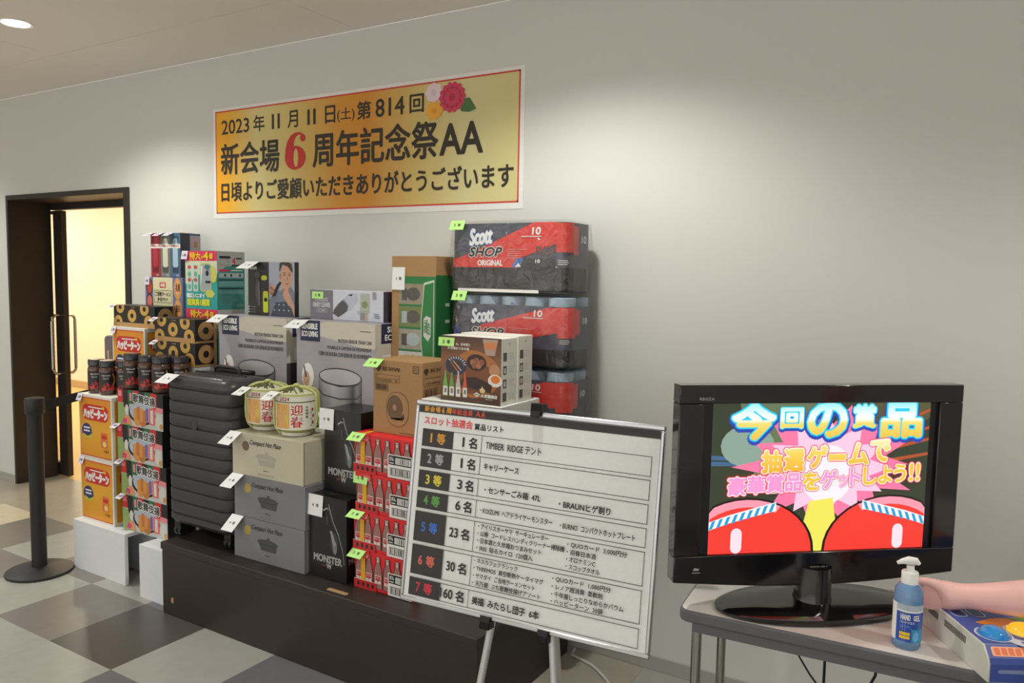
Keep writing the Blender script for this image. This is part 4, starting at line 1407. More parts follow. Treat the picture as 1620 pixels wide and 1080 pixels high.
# ================================================================== sake barrels
BWH, STRAW, ROPE = M('barrel_white', (222, 220, 208), 0.5, var=.04), M('barrel_straw', (176, 176, 112), 0.75, var=.25, scale=70, bump=.5), M('barrel_rope', (196, 196, 128), 0.7, var=.15, bump=.4)
for k, (bx, by) in enumerate(((-2.704, -0.565), (-2.508, -0.58))):
    zb = PZ + 3 * 0.1865
    e = tag(empty('sake_barrel', (bx, by, zb)), ('small New Year sake barrel beside the suitcase, on the beige carton', 'small New Year sake barrel with white spout, on the beige carton')[k], 'barrel', 'sake barrels')
    R0 = 0.086
    MB().lathe([(.060, 0), (.066, .004), (.066, .018), (.058, .019)], BWH, 36).build('foot_ring', e)
    MB().lathe([(.058, .018), (.070, .022), (.081, .034), (R0, .050), (R0 + .002, .10), (R0, .146), (R0 - .003, .15)], STRAW, 40).build('body', e)
    MB().lathe([(R0 - .003, .1505), (R0 + .001, .154), (R0 + .001, .176), (R0 - .006, .183)], STRAW, 40).build('rim_band', e)
    MB().lathe([(R0 - .004, .1835), (R0 - .02, .191), (R0 - .045, .199), (.016, .204), (.002, .205)], M('barrel_lid', (204, 202, 172), 0.7, var=.12, scale=60, bump=.3), 40).build('straw_lid', e)
    for a in (math.radians(18), math.radians(54)):
        pts = []
        ca, sa = math.cos(a), math.sin(a)
        for r_, z_ in ((-.068, .008), (-.084, .03), (-.092, .06), (-.094, .10), (-.092, .15), (-.091, .178), (-.078, .193), (-.05, .203), (0, .211), (.05, .203), (.078, .193), (.091, .178), (.092, .15), (.094, .10), (.092, .06), (.084, .03), (.068, .008)):
            pts.append((r_ * ca, r_ * sa, z_))
        MB().tube(pts, .0062, ROPE, 8).build('rope', e)
    MB().lathe([(.003, .207), (.013, .210), (.015, .216), (.009, .222), (.002, .223)], ROPE, 14).build('rope_knot', e)
    span = math.radians(148)
    acen = math.radians(-59)

    def mp(u, v, off, R0=R0):
        t = acen + (u - .5) * span
        return ((R0 + .0024 + off) * math.cos(t), (R0 + .0024 + off) * math.sin(t), .04 + v * .105)

    p = Print(R0 * span, .105, mp)
    p.rect(-.02, -.06, 1.0, 1.04, BWH, 20)
    p.rect(.14, .0, .47, 1, M('barrel_orange', (220, 164, 84), 0.5), 8)
    p.poly([(.12, .3), (.24, .05), (.38, .3), (.36, .7), (.2, .92), (.12, .8)], BWH)
    p.poly([(.34, .02), (.44, .02), (.46, .5), (.41, .62), (.37, .3)], M('barrel_gold', (216, 190, 96), 0.5))
    p.poly([(.08, .02), (.2, .05), (.2, .38), (.08, .36)], M('barrel_maroon', (150, 60, 60), 0.5))
    BR = M('barrel_red', (196, 36, 46), 0.5)
    p.text('迎', .50, .54, .715, .96, BR, 0.015)
    p.text('春', .50, .05, .715, .49, BR, 0.015)
    for q, c in enumerate('令和甲辰'):
        p.text(c, .77, .80 - q * .13, .82, .90 - q * .13, INK, 0.02, res=1, n=4)
    for q in range(3):
        p.ell(.92 + .02 * (q % 2), .74 - q * .26, .028, .07, BR, 10, wob=.25, k=5)
        p.ell(.88, .62 - q * .26, .012, .035, M('leaf_green', (70, 112, 62), 0.5), 8)
    p.done('label_print', e)
    p = Print(R0 * span, .022, lambda u, v, off, R0=R0: ((R0 + .0018 + off) * math.cos(acen + (u - .5) * span), (R0 + .0018 + off) * math.sin(acen + (u - .5) * span), .154 + v * .022))
    p.rect(-.02, .0, 1.0, 1.0, BWH, 20)
    p.text('2024', .27, .15, .47, .85, M('barrel_maroon', (150, 60, 60), 0.5), 0.05, shear=.15, res=2)
    p.done('year_print', e)
    # pine needles on the lid front
    nb_ = MB()
    st = random.Random(k + 3)
    for q in range(34):
        a = math.radians(-70) + st.uniform(-.95, .95)
        r_ = st.uniform(.035, .062)
        c = Vector((r_ * math.cos(a), r_ * math.sin(a), .2065 - (r_ - .03) * .36))
        d = Vector((math.cos(a + st.uniform(-.7, .7)), math.sin(a + st.uniform(-.7, .7)), -.42)).normalized() * st.uniform(.010, .018)
        nb_.tube([c - d, c + d], .0026, M('needle_green', (96, 98, 56), 0.7), 4)
    nb_.build('straw_sprigs', e)
    if k == 1:
        SPO = M('spout_white', (232, 234, 238), 0.35)
        a = math.radians(28)
        d = Vector((math.cos(a), math.sin(a), 0.0))
        c = Vector((0, 0, .085))
        MB().tube([c + d * t for t in (.086, .096, .0961, .104, .1041, .122, .126)], [.016, .016, .011, .011, .017, .017, .012], SPO, 14).build('spout', e)
    # paper tag on the front rim
    DIMS[e.name] = (0.10, 0.15, 0.190)
    prize_tag(e, '5等', TAGW, -.25, 66, 0.06, 0.07)

# ================================================================== suitcase
SHELL, TRIM, RUB = M('suitcase_shell', (62, 63, 67), 0.33, var=.1, scale=120, bump=.08), M('suitcase_trim', (120, 122, 128), 0.25, metal=.6), M('rubber_black', (24, 24, 26), 0.5)
SW, SD, SH0, SH1 = 0.455, 0.255, 0.062, 0.775
e = tag(empty('suitcase', (-3.03, -0.572, PZ)), 'large dark grey ribbed hard shell suitcase standing on its wheels', 'suitcase')
rings = []
nr = 12
rh = (SH1 - SH0) / nr
lev = [(SH0, .035), (SH0 + .01, .016), (SH0 + .025, .006)]
for q in range(nr):
    z = SH0 + q * rh
    if q > 0:
        lev += [(z - .005, .0), (z - .001, .009), (z + .002, .009), (z + .005, .003), (z + .012, .0005)]
    if q < nr - 1:
        lev += [(z + rh * .5, .0)]
lev += [(SH1 - .045, .0), (SH1 - .03, .003), (SH1 - .015, .012), (SH1 - .005, .026), (SH1, .045)]
lev = sorted(lev)
for z, ins in lev:
    rings.append([(x, y, z) for x, y in rrect(SW - 2 * ins, SD - 2 * ins, max(.06 - ins * .6, .02), 6)])
MB().loops(rings, SHELL).build('shell', e)
for yy in (0.012,):
    pts = []
    z_lo, z_hi = SH0 + .005, SH1 + .0015
    b = MB()
    for a, c in (((-SW / 2 - .0015, z_lo + .04), (-SW / 2 - .0015, z_hi - .05)), ((SW / 2 + .0015, z_lo + .04), (SW / 2 + .0015, z_hi - .05))):
        b.tube([(a[0], yy, a[1]), (c[0], yy, c[1])], .006, RUB, 6)
    b.tube([(-SW / 2 + .05, yy, z_hi), (SW / 2 - .05, yy, z_hi)], .005, RUB, 6)
    b.build('zip_seam', e)
MB().box(-SW / 2 + .045, -SD / 2 + .018, SH1 - .012, SW / 2 - .06, -SD / 2 + .034, SH1 + .001, TRIM).build('edge_bar', e, bevel=.004)
hp = [(-.09, .05, SH1 - .003), (-.085, .05, SH1 + .022), (-.06, .05, SH1 + .030), (.06, .05, SH1 + .030), (.085, .05, SH1 + .022), (.09, .05, SH1 - .003)]
MB().tube(hp, .0095, RUB, 10).build('carry_handle', e)
MB().box(-.12, .075, SH1 - .004, .12, .118, SH1 + .018, RUB).build('trolley_handle', e, bevel=.008)
MB().lathe([(.024, -.002), (.024, .003), (.020, .0045), (.018, .002), (.010, .0015), (.009, .003), (.004, .003)], SHELL, 28).build('emblem', e).matrix_local = Matrix.Translation((-.01, -SD / 2 + .001, .555)) @ Matrix.Rotation(math.pi / 2, 4, 'X')
for sx in (-1, 1):
    for sy in (-1, 1):
        wx, wy = sx * .178, sy * .082
        b = MB()
        b.box(wx - .022, wy - .02, .034, wx + .022, wy + .02, SH0 + .014, RUB)
        for o_ in (-.014, .014):
            n = 16
            b.loops([[(wx + o_ + t, wy + .024 * math.cos(2 * math.pi * j / n), .0255 + .0255 * math.sin(2 * math.pi * j / n)) for j in range(n)] for t in (-.009, .009)], RUB)
        b.build('wheel', e)
DIMS[e.name] = (SW, SD - .02, SH1)
prize_tag(e, '2等', TAGW, .03, 62, 0.095, 0.075)

# ================================================================== belt stanchion
BKP = M('stanchion_black', (34, 34, 36), 0.42)
e = tag(empty('belt_stanchion', (-4.17, -0.815, 0)), 'black crowd control post with round base in front of the doorway', 'stanchion')
MB().lathe([(.158, 0), (.160, .006), (.158, .014), (.13, .022), (.06, .032), (.05, .034)], BKP, 40).build('base', e)
MB().lathe([(.036, .034), (.036, .84), (.0365, .842)], BKP, 28).build('post', e)
MB().lathe([(.043, .842), (.046, .846), (.046, .918), (.043, .925), (.036, .927)], BKP, 28).build('belt_head', e)
p0, p1 = Vector((.025, .04, .0)), Vector((-.40, .80, .0))
d = (p1 - p0).normalized()
n_ = Vector((d.y, -d.x, 0)) * .001
b = MB()
vs = []
for c, z_ in ((p0, .885), (p1, .885)):
    for s_ in (-1, 1):
        for zz in (-.025, .025):
            q = c + n_ * s_
            vs.append((q.x, q.y, z_ + zz))
b.add(vs, [(0, 1, 3, 2), (4, 6, 7, 5), (0, 4, 5, 1), (2, 3, 7, 6), (0, 2, 6, 4), (1, 5, 7, 3)], M('belt_webbing', (30, 30, 32), 0.8))
b.build('belt', e, smooth=False)
MB().box(-.45, .79, .845, -.36, .814, .925, BKP).build('wall_clip', e, bevel=.004)

# ================================================================== easel and prize board
ALU, ALUG = M('aluminium', (196, 198, 202), 0.28, metal=1.0, var=.03), M('alu_painted', (206, 208, 208), 0.35, metal=.4)
TILT, BYAW = 0.139, 0.073
BDW, BDH = 0.88, 0.682
brot = Matrix.Rotation(BYAW, 4, 'Z') @ Matrix.Rotation(-TILT, 4, 'X')
nrm = Vector((math.sin(BYAW) * math.cos(TILT), -math.cos(BYAW) * math.cos(TILT), math.sin(TILT)))
BL = Vector((-1.647, -0.929, 0.4935))
board = tag(empty('prize_list_board'), 'white framed prize list board held by the easel', 'board')
board.matrix_world = Matrix.Translation(BL) @ brot
b = MB().box(.012, .004, .012, BDW - .012, .014, BDH - .012, M('board_white', (228, 229, 228), 0.4))
b.build('panel', board, smooth=False)
for nm, q in (('frame_rail', (0, 0, 0, BDW, .018, .016)), ('frame_rail', (0, 0, BDH - .016, BDW, .018, BDH)), ('frame_stile', (0, 0, .016, .014, .018, BDH - .016)), ('frame_stile', (BDW - .014, 0, .016, BDW, .018, BDH - .016))):
    MB().box(*q, ALU).build(nm, board, bevel=.004)
p = Print(BDW, BDH, lambda u, v, k: (u * BDW, .0037 - k, v * BDH))
BDK = M('board_black', (46, 43, 42), 0.45)
TXT = M('board_ink', (40, 38, 38), 0.5)
p.rect(.016, .94, .984, .976, BDK)
OG, RD_ = M('board_gold', (224, 160, 50), 0.5), M('board_orange_red', (214, 80, 60), 0.5)
for c, u0, u1, q in (('新', .04, .061, 0), ('会', .065, .086, 0), ('場', .090, .111, 0), ('6', .119, .13, 0), ('周', .139, .160, 0), ('年', .164, .184, 1), ('記', .188, .208, 1), ('念', .212, .232, 1), ('祭', .236, .256, 1), ('A', .270, .288, 1), ('A', .292, .310, 1)):
    p.text(c, u0, .947, u1, .974, (OG, RD_)[q], .04, res=2, n=4)
p.text('スロット抽選会', .043, .884, .259, .923, M('board_red', (224, 84, 78), 0.5), .03)
p.text('賞品リスト', .268, .884, .392, .914, TXT, .03)
rows = [(.861, .773), (.759, .67), (.654, .567), (.551, .466), (.450, .302), (.285, .140), (.123, .036)]
cols = [(214, 150, 60), (170, 170, 176), (226, 206, 60), (96, 160, 70), (60, 110, 200), (218, 104, 92), (206, 52, 72)]
num = ['1', '1', '3', '6', '23', '30', '160']
for q, (v1, v0) in enumerate(rows):
    p.frame(.04, v0, .96, v1, .0018, TXT)
    p.rect(.04, v0, .18, v1, BDK)
    p.rect(.303, v0, .305, v1, TXT)
    vm = (v0 + v1) / 2
    mt = M('rank_%d' % q, cols[q], 0.5)
    p.text(str(q + 1), .073, vm - .022, .090, vm + .022, mt, .03)
    p.text('等', .108, vm - .026, .144, vm + .026, mt, .03)
    nw = .012 + .0165 * (len(num[q]) - 1)
    p.text(num[q], .236 - nw - .008, vm - .022, .236, vm + .022, TXT, .03)
    p.text('名', .250, vm - .026, .284, vm + .026, TXT, .03)
for s, u0, v0, u1, v1, bd in (('TIMBER  RIDGE テント', .326, .800, .553, .836, .02), ('キャリーケース', .325, .699, .47, .731, .03), ('・センサーごみ箱  47L', .336, .590, .565, .622, .03), ('・BRAUNヒゲ剃り', .638, .580, .83, .614, .03),
                             ('・KOIZUMI  ヘアドライヤーモンスター', .325, .493, .618, .520, .02), ('・BURNO  コンパクトホットプレート', .648, .487, .923, .516, .02),
                             ('・アイリスオーヤマ  サーキュレーター', .322, .418, .608, .443, .02), ('・山善  コードレスハンディクリーナー掃除機', .322, .384, .672, .410, .02),
                             ('・日本酒と久世福おつまみセット', .322, .350, .585, .376, .02), ('・IRIS  貼るカイロ  120個入', .322, .315, .553, .341, .02),
                             ('・QUOカード  3,000円分', .682, .410, .90, .436, .02), ('・迎春日本酒', .682, .378, .79, .402, .02), ('・オロナミンC', .682, .346, .79, .370, .02), ('・スコップタオル', .682, .313, .808, .337, .02),
                             ('・ネスカフェクラシック', .318, .255, .497, .278, .02), ('・THERMOS  真空断熱ケータイマグ', .318, .219, .602, .244, .02), ('・ヤマダイ  ご当地ラーメンセット', .318, .184, .571, .209, .02), ('・天乃屋  ぷち歌舞伎揚げアソート', .318, .149, .595, .174, .02),
                             ('・QUOカード  1,000円分', .636, .246, .853, .272, .02), ('・レノア超消臭  柔軟剤', .636, .212, .825, .237, .02), ('・千年屋しっとりなめらかバウム', .636, .178, .902, .203, .02), ('・ハッピーターン  30袋', .636, .147, .83, .171, .02),
                             ('美福  みたらし団子  6本', .322, .060, .594, .097, .03)):
    p.text(s, u0, v0, u1, v1, TXT, bd, res=2, n=4)
p.done('list_print', board)

easel = tag(empty('easel'), 'folding aluminium easel with black clips carrying the prize board', 'easel')
Rm = Matrix.Translation(BL) @ brot
easel.matrix_world = Matrix.Translation((BL.x + .45, BL.y + .1, 0))


def bpt(u, v, off=.03):
    q = Rm @ Vector((u * BDW, off, v * BDH))
    return q - easel.matrix_world.translation


apex = (.522, 1.02)
for (ua, va), (ub, vb), nm in (((.490, 1.0), (.362, -.35), 'l'), ((.530, 1.0), (.672, -.35), 'r')):
    A, B = bpt(ua, va), bpt(ub, vb)
    t = A.z / (A.z - B.z)
    G = A + (B - A) * t
    MB().tube([A, B, G], .0125, ALUG, 10).build('front_leg', easel)
    MB().lathe([(.016, 0), (.016, .03), (.0125, .032)], RUB, 12, c=(G.x, G.y)).build('foot_cap', easel)
A = bpt(.522, .98, .045)
MB().tube([A, (A.x - .055, A.y + .20, A.z * .47), (A.x - .115, A.y + .40, 0)], .0115, ALUG, 10).build('rear_leg', easel)
A, B = bpt(.39, -.012, .022), bpt(.63, -.012, .022)


def clip(u, v, dz, nm='board_clip'):
    q = empty('tmp')
    c = MB()
    c.box(-.018, -.012, -.014, .018, .045, .014, RUB)
    c.box(-.018, -.012, -.014 if dz < 0 else -.03, .018, -.006, .03 if dz < 0 else .014, RUB)
    o = c.build(nm, easel, bevel=.003)
    o.matrix_local = Matrix.Translation(bpt(u, v, 0.0)) @ brot
    bpy.data.objects.remove(q)


clip(.385, -.021, -1)
clip(.617, -.021, -1)
clip(.522, 1.021, 1)

# white cord on the floor behind the easel
pts = [(-1.415, -.03, .006), (-1.40, -.085, .006), (-1.348, -.099, .006), (-1.29, -.118, .006), (-1.25, -.146, .006), (-1.20, -.185, .006), (-1.15, -.235, .006), (-1.10, -.32, .006), (-1.0, -.40, .006), (-.8, -.36, .006), (-.6, -.2, .006)]
tag(MB().tube(pts, .006, M('cord_white', (206, 206, 202), 0.5), 8).build('extension_cord'), 'white power cord lying on the floor beyond the easel', 'cord')


# ================================================================== table with television
TYAW = 0.0775
tb = tag(empty('folding_table', (-0.666, -0.932, 0), TYAW), 'long beige topped folding table with grey edge carrying the television', 'table')
TTOP, TEDGE = M('table_laminate', (216, 208, 202), 0.38, var=.03), M('table_edge_grey', (92, 92, 98), 0.5)
CHROME = M('chrome_tube', (176, 176, 172), 0.2, metal=1.0)
TW, TD, TH = 1.8, 0.45, 0.70
pl = rrect(TW, TD, 0.03, 6, TW / 2, TD / 2)
MB().prism(pl, TH - .034, TH - .001, TEDGE, 'z').build('edge_band', tb, bevel=.006)
MB().prism(rrect(TW - .012, TD - .012, 0.026, 6, TW / 2, TD / 2), TH - .002, TH, TTOP, 'z').build('top', tb, smooth=False)
MB().box(.04, .012, TH - .062, TW - .04, .03, TH - .034, TEDGE).build('apron', tb)
MB().box(.04, TD - .03, TH - .062, TW - .04, TD - .012, TH - .034, TEDGE).build('apron', tb)
for lx in (.045, TW - .045):
    for ly in (.045, TD - .045):
        MB().tube([(lx, ly, TH - .034), (lx, ly, .0)], .014, CHROME, 14).build('leg', tb)
    MB().tube([(lx, .045, .12), (lx, TD - .045, .12)], .01, CHROME, 10).build('stretcher', tb)

VYAW = 0.694
VW, VH = 0.83, 0.537
VC = Vector((-0.360, -0.696, 0))
tv = tag(empty('television', (VC.x, VC.y, TH + .0006), VYAW), 'glossy black flat television showing a prize draw screen', 'television')
GLOSS = M('piano_black', (14, 13, 15), 0.12, coat=.5)
DARKP = M('tv_back_plastic', (26, 26, 30), 0.4)
zb = 1.053 - VH / 2 - TH
zt_ = zb + VH
poly = []
ns = 16
for i in range(ns + 1):
    t = i / ns
    poly.append((-VW / 2 + VW * t, zb - .022 * math.sin(math.pi * t)))
poly += [(VW / 2, zt_), (-VW / 2, zt_)]
SX0, SX1, SZ0, SZ1 = -.345, .345, zb + .072, zt_ - .05
# front bezel as four bars round a recessed panel
bz = MB()
bot = poly[:ns + 1]
bz.prism(bot + [(VW / 2, SZ0), (-VW / 2, SZ0)], -.018, .03, GLOSS, 'y')
bz.box(-VW / 2, -.018, SZ1, VW / 2, .03, zt_, GLOSS)
bz.box(-VW / 2, -.018, SZ0, SX0, .03, SZ1, GLOSS)
bz.box(SX1, -.018, SZ0, VW / 2, .03, SZ1, GLOSS)
bz.build('bezel', tv, bevel=.003)
MB().box(SX0, -.008, SZ0, SX1, .02, SZ1, M('lcd_dark', (24, 25, 32), 0.25)).build('screen_panel', tv, smooth=False)
rings = []
for yy, w_, h_, zc in ((.03, VW - .02, VH - .04, .5), (.07, VW - .06, VH - .10, .5), (.10, VW - .16, VH - .22, .48), (.115, VW - .22, VH - .28, .47)):
    c = zb + VH * zc
    rings.append([(x, yy, c + z) for x, z in rrect(w_, h_, .03, 4)])
MB().loops(rings, DARKP).build('rear_housing', tv)
MB().lathe([(.055, .014), (.05, .03), (.048, zb + .03)], GLOSS, 28).build('neck', tv)
rings = []
for z_, s_ in ((0, .96), (.004, 1.0), (.010, 1.0), (.016, .95), (.019, .55), (.021, .2)):
    rings.append([(.285 * s_ * math.cos(2 * math.pi * j / 56), .135 * s_ * math.sin(2 * math.pi * j / 56) - .01, z_) for j in range(56)])
MB().loops(rings, GLOSS).build('stand_base', tv)
fw_, fh_ = SX1 - SX0, SZ1 - SZ0
p = Print(VW, VH, lambda u, v, k: (-VW / 2 + u * VW, -.0183 - k, zb + v * VH))
GT = M('tv_badge', (150, 150, 156), 0.4)
p.text('REGZA', .065, .925, .118, .938, GT, .05, res=2, n=4)
p.text('TOSHIBA', .475, .045, .54, .060, GT, .05, res=2, n=4)
p.poly([(.065, .06), (.085, .06), (.088, .07), (.07, .075)], GT)
p.lines(.062, .045, .09, .053, GT, 1, .5, 0)
p.done('badge_print', tv)

# picture: 4:3 image area on the panel, glowing
iu0, iu1, iv0, iv1 = .118, .888, .135, .905
IW, IH = (iu1 - iu0) * VW, (iv1 - iv0) * VH
ix0, iz0 = -VW / 2 + iu0 * VW, zb + iv0 * VH
iz0, IH = SZ0 + .001, SZ1 - SZ0 - .002
p = Print(IW, IH, lambda u, v, k: (ix0 + u * IW, -.0083 - k, iz0 + v * IH))


def E(n, c, s=1.0):
    return M('screen_' + n, c, 0.3, var=0.0, emit=s)


DG = E('dark_green', (58, 66, 48), .8)
p.rect(0, 0, 1, 1, DG)
p.poly([(.12, 1), (.5, 1), (.5, .45), (.2, .5)], E('olive', (112, 128, 92), .8))
p.poly([(.66, 1), (1, 1), (1, .9), (.7, .6)], E('olive2', (96, 92, 60), .8))
for a, c in (((0, .62, .3, .60), 'b'), ((0, .66, .2, .635), 'b'), ((.72, .60, 1, .66), 'o'), ((.78, .74, 1, .84), 'o'), ((.74, .68, 1, .76), 'o'), ((.80, .84, 1, .96), 'o')):
    p.poly([(a[0], a[1]), (a[2], a[3]), (a[2], a[3] - .02), (a[0], a[1] - .03)], E('streak_b', (70, 110, 150), .8) if c == 'b' else E('streak_o', (190, 88, 50), .8))
p.ell(.16, .72, .12, .14, E('glow_pale', (150, 176, 160), .8), 20)
# burst of pink rays
cx, cy = .53, .58
pts = []
for i in range(28):
    a = 2 * math.pi * i / 28
    rr_ = (.44, .27)[i % 2] * (1.0 if i % 4 else .86)
    pts.append((cx + rr_ * math.cos(a), cy + rr_ * .95 * math.sin(a)))
p.poly(pts, E('burst_pink', (246, 120, 160)))
pts = [(cx + (.30, .20)[i % 2] * math.cos(2 * math.pi * i / 24), cy - .02 + (.33, .22)[i % 2] * math.sin(2 * math.pi * i / 24)) for i in range(24)]
p.poly(pts, E('burst_pale', (255, 196, 220)))
p.ell(.53, .52, .12, .2, E('burst_white', (255, 232, 240)), 20)
p.poly([(.40, 0), (.60, 0), (.56, .36), (.45, .34)], E('beam_yellow', (232, 224, 90)))
# plain red mounds with a striped blue and white band (generic shapes only)
RM, RM2, RMK = E('mound_red', (236, 58, 48)), E('mound_pink', (246, 150, 170)), E('mound_dark', (40, 14, 18), .5)
for sg in (0, 1):
    def mu(u):
        return u if sg == 0 else 1 - u - .0
    for g, mt in ((.012, RMK), (0.0, RM)):
        prof = [(.17 + (.30 + g) * math.cos(math.radians(t)), (.36 + g) * math.sin(math.radians(t))) for t in range(0, 181, 10)]
        p.poly([(mu(max(u, 0)), max(v, 0)) for u, v in prof], mt)
    p.poly([(mu(max(.17 + .30 * k_ * math.cos(math.radians(t)), 0)), .36 * k_ * math.sin(math.radians(t))) for k_, rng in ((1, range(60, 151, 10)), (.86, range(150, 59, -10))) for t in rng], RM2)
    band = [(0, .16, .215), (.09, .205, .26), (.18, .24, .295), (.30, .28, .34)]
    p.poly([(mu(a), b_) for a, b_, c in band] + [(mu(a), c) for a, b_, c in band[::-1]], E('band_white', (240, 246, 250)))
    for q in range(9):
        t = q / 9 * .30
        v_ = .165 + t * .40
        p.poly([(mu(t), v_ - .002), (mu(t + .016), v_ + .005), (mu(t + .030), v_ + .062), (mu(t + .014), v_ + .055)], E('band_blue', (40, 150, 200)))
        p.k -= 1
    p.k += 1
    p.rr(min(mu(.10), mu(.15)), .0, max(mu(.10), mu(.15)), .17, .02, E('mound_pale', (250, 216, 226)))
zlo, zhi = iz0 + .77 * IH, iz0 + 1.0 * IH
TGD = ramp_mat('screen_title_gold', [(0, (250, 190, 70)), (.42, (252, 214, 110)), (.55, (250, 250, 240)), (1.0, (150, 230, 240))], 2, .3, zlo, zhi, 1.0)
LGD = ramp_mat('screen_line_gold_grad', [(0, (250, 170, 50)), (.6, (252, 205, 90)), (1.0, (255, 236, 190))], 2, .3, iz0 + .54 * IH, iz0 + .76 * IH, 1.0)
TBL, TCY = E('title_blue', (40, 70, 170)), E('title_cyan', (40, 200, 226))
for c, u0, v0, u1, v1 in (('今', .09, .77, .275, 1.0), ('回', .305, .84, .40, .965), ('の', .43, .78, .60, .995), ('賞', .635, .84, .735, .985), ('品', .77, .775, .95, .995)):
    p.text(c, u0, v0 - .012, u1, v1 - .012, TBL, .16, n=14)
    p.text(c, u0, v0, u1, v1, TCY, .11, n=12)
    p.text(c, u0, v0, u1, v1, TGD, .06)
for i, (c, u0, v0, w_) in enumerate((('抽', .225, .545, .085), ('選', .325, .555, .085), ('ゲ', .43, .575, .085), ('ー', .53, .625, .07), ('ム', .62, .59, .085), ('で', .72, .61, .085))):
    hh_ = .14 if c != 'ー' else .03
    p.text(c, u0, v0, u0 + w_, v0 + hh_, E('line_red', (236, 80, 96)), .15 if c != 'ー' else .6, n=12)
    p.text(c, u0, v0, u0 + w_, v0 + hh_, E('line_white', (255, 246, 240)), .10 if c != 'ー' else .4, n=10)
    p.text(c, u0, v0, u0 + w_, v0 + hh_, LGD, .06 if c != 'ー' else .25)
for i, (c, u0, w_) in enumerate((('豪', .075, .075), ('華', .16, .075), ('賞', .245, .075), ('品', .33, .07), ('を', .41, .07), ('ゲ', .49, .07), ('ッ', .57, .05), ('ト', .625, .045), ('し', .685, .06), ('よ', .755, .06), ('う', .825, .055), ('!!', .90, .045))):
    v0 = .40 + i * .007
    hh_ = .115 if c not in 'ッ' else .075
    col = E('line_gold', (250, 190, 60)) if i in (4, 8, 9, 10, 11) else E('line_pink', (246, 150, 206))
    p.text(c, u0, v0, u0 + w_, v0 + hh_, E('line_red', (236, 80, 96)), .14, n=12)
    p.text(c, u0, v0, u0 + w_, v0 + hh_, E('line_white', (255, 246, 240)), .09, n=10)
    p.text(c, u0, v0, u0 + w_, v0 + hh_, col, .045)
p.done('picture', tv)
MB().tube([(.10, .09, zb + .1), (.11, .10, zb - .03), (.115, .11, .0)], .004, RUB, 6).build('signal_lead', tv)

# ================================================================== hand gel bottle
GX, GY_ = -0.114, -0.822
gb = tag(empty('hand_gel_bottle', (GX, GY_, TH), math.radians(8)), 'clear blue hand gel bottle with white pump on the table', 'bottle')
GEL = M('gel_blue', (150, 200, 250), 0.08, trans=.65, coat=.3)
PUMPW = M('pump_white', (236, 236, 234), 0.35)
MB().lathe([(.028, 0), (.0325, .004), (.0335, .02), (.0335, .130), (.031, .146), (.024, .158), (.0175, .163)], GEL, 36).build('bottle_body', gb)
MB().lathe([(.0195, .1605), (.0195, .188), (.0185, .190), (.009, .191), (.009, .206)], PUMPW, 28).build('pump_collar', gb)
MB().tube([(.020, 0, .211), (.012, 0, .217), (-.004, 0, .217), (-.018, 0, .213), (-.030, 0, .207)], [.004, .0095, .0105, .007, .004], PUMPW, 12).build('pump_spout', gb)
MB().tube([(0, 0, .16), (0, 0, .01)], .003, PUMPW, 8).build('dip_tube', gb)
R0 = .0338
sp_ = 2.9


def mp(u, v, off):
    t = -math.pi / 2 - .28 + (u - .42) * sp_
    return ((R0 + off) * math.cos(t), (R0 + off) * math.sin(t), .022 + v * .093)


p = Print(R0 * sp_, .093, mp)
p.rect(0, 0, 1, 1, WHITE, 18)
p.rect(.22, .0, 1, .80, M('gel_label_blue', (44, 80, 170), 0.3), 16)
p.rect(.60, .0, 1, .35, M('gel_label_aqua', (60, 150, 196), 0.3), 10)
p.rect(.22, .84, 1, 1, M('gel_label_grey', (176, 186, 198), 0.3), 14)
p.lines(.38, .88, .8, .95, M('gel_small', (120, 130, 150), 0.4), 1, .5, 0)
for i, c in enumerate('HAND GEL'):
    if c != ' ':
        p.text(c, .335 + i * .058, .60, .335 + i * .058 + .046, .74, WHITE, .03, res=2)
for i, c in enumerate('ハンドジェル'):
    p.text(c, .335 + i * .055, .51, .335 + i * .055 + .044, .565, WHITE, .02, res=1, n=4)
p.lines(.34, .36, .62, .46, M('gel_label_pale', (120, 160, 214), 0.4), 3, .3, .3)
p.rect(.33, .19, .56, .27, YEL, 4)
p.rect(.33, .09, .56, .17, YEL, 4)
p.lines(.37, .11, .52, .16, INK, 1, .4, 0)
p.lines(.37, .21, .52, .26, INK, 1, .4, 0)
p.ell(.70, .17, .08, .14, M('gel_drop', (110, 176, 226), 0.3), 14)
p.done('bottle_label', gb)

# ================================================================== game button console
CYAW = 0.508
cs = tag(empty('button_console', (-0.089, -0.655, TH), CYAW), 'white and blue game console with large domed buttons on the table', 'console')
CWH, CBL, COR = M('console_white', (208, 208, 198), 0.45), M('console_blue', (66, 84, 158), 0.4), M('console_orange', (236, 140, 36), 0.4)
CL, CWD, CHT = .306, .44, .078          # length back to front, width, height
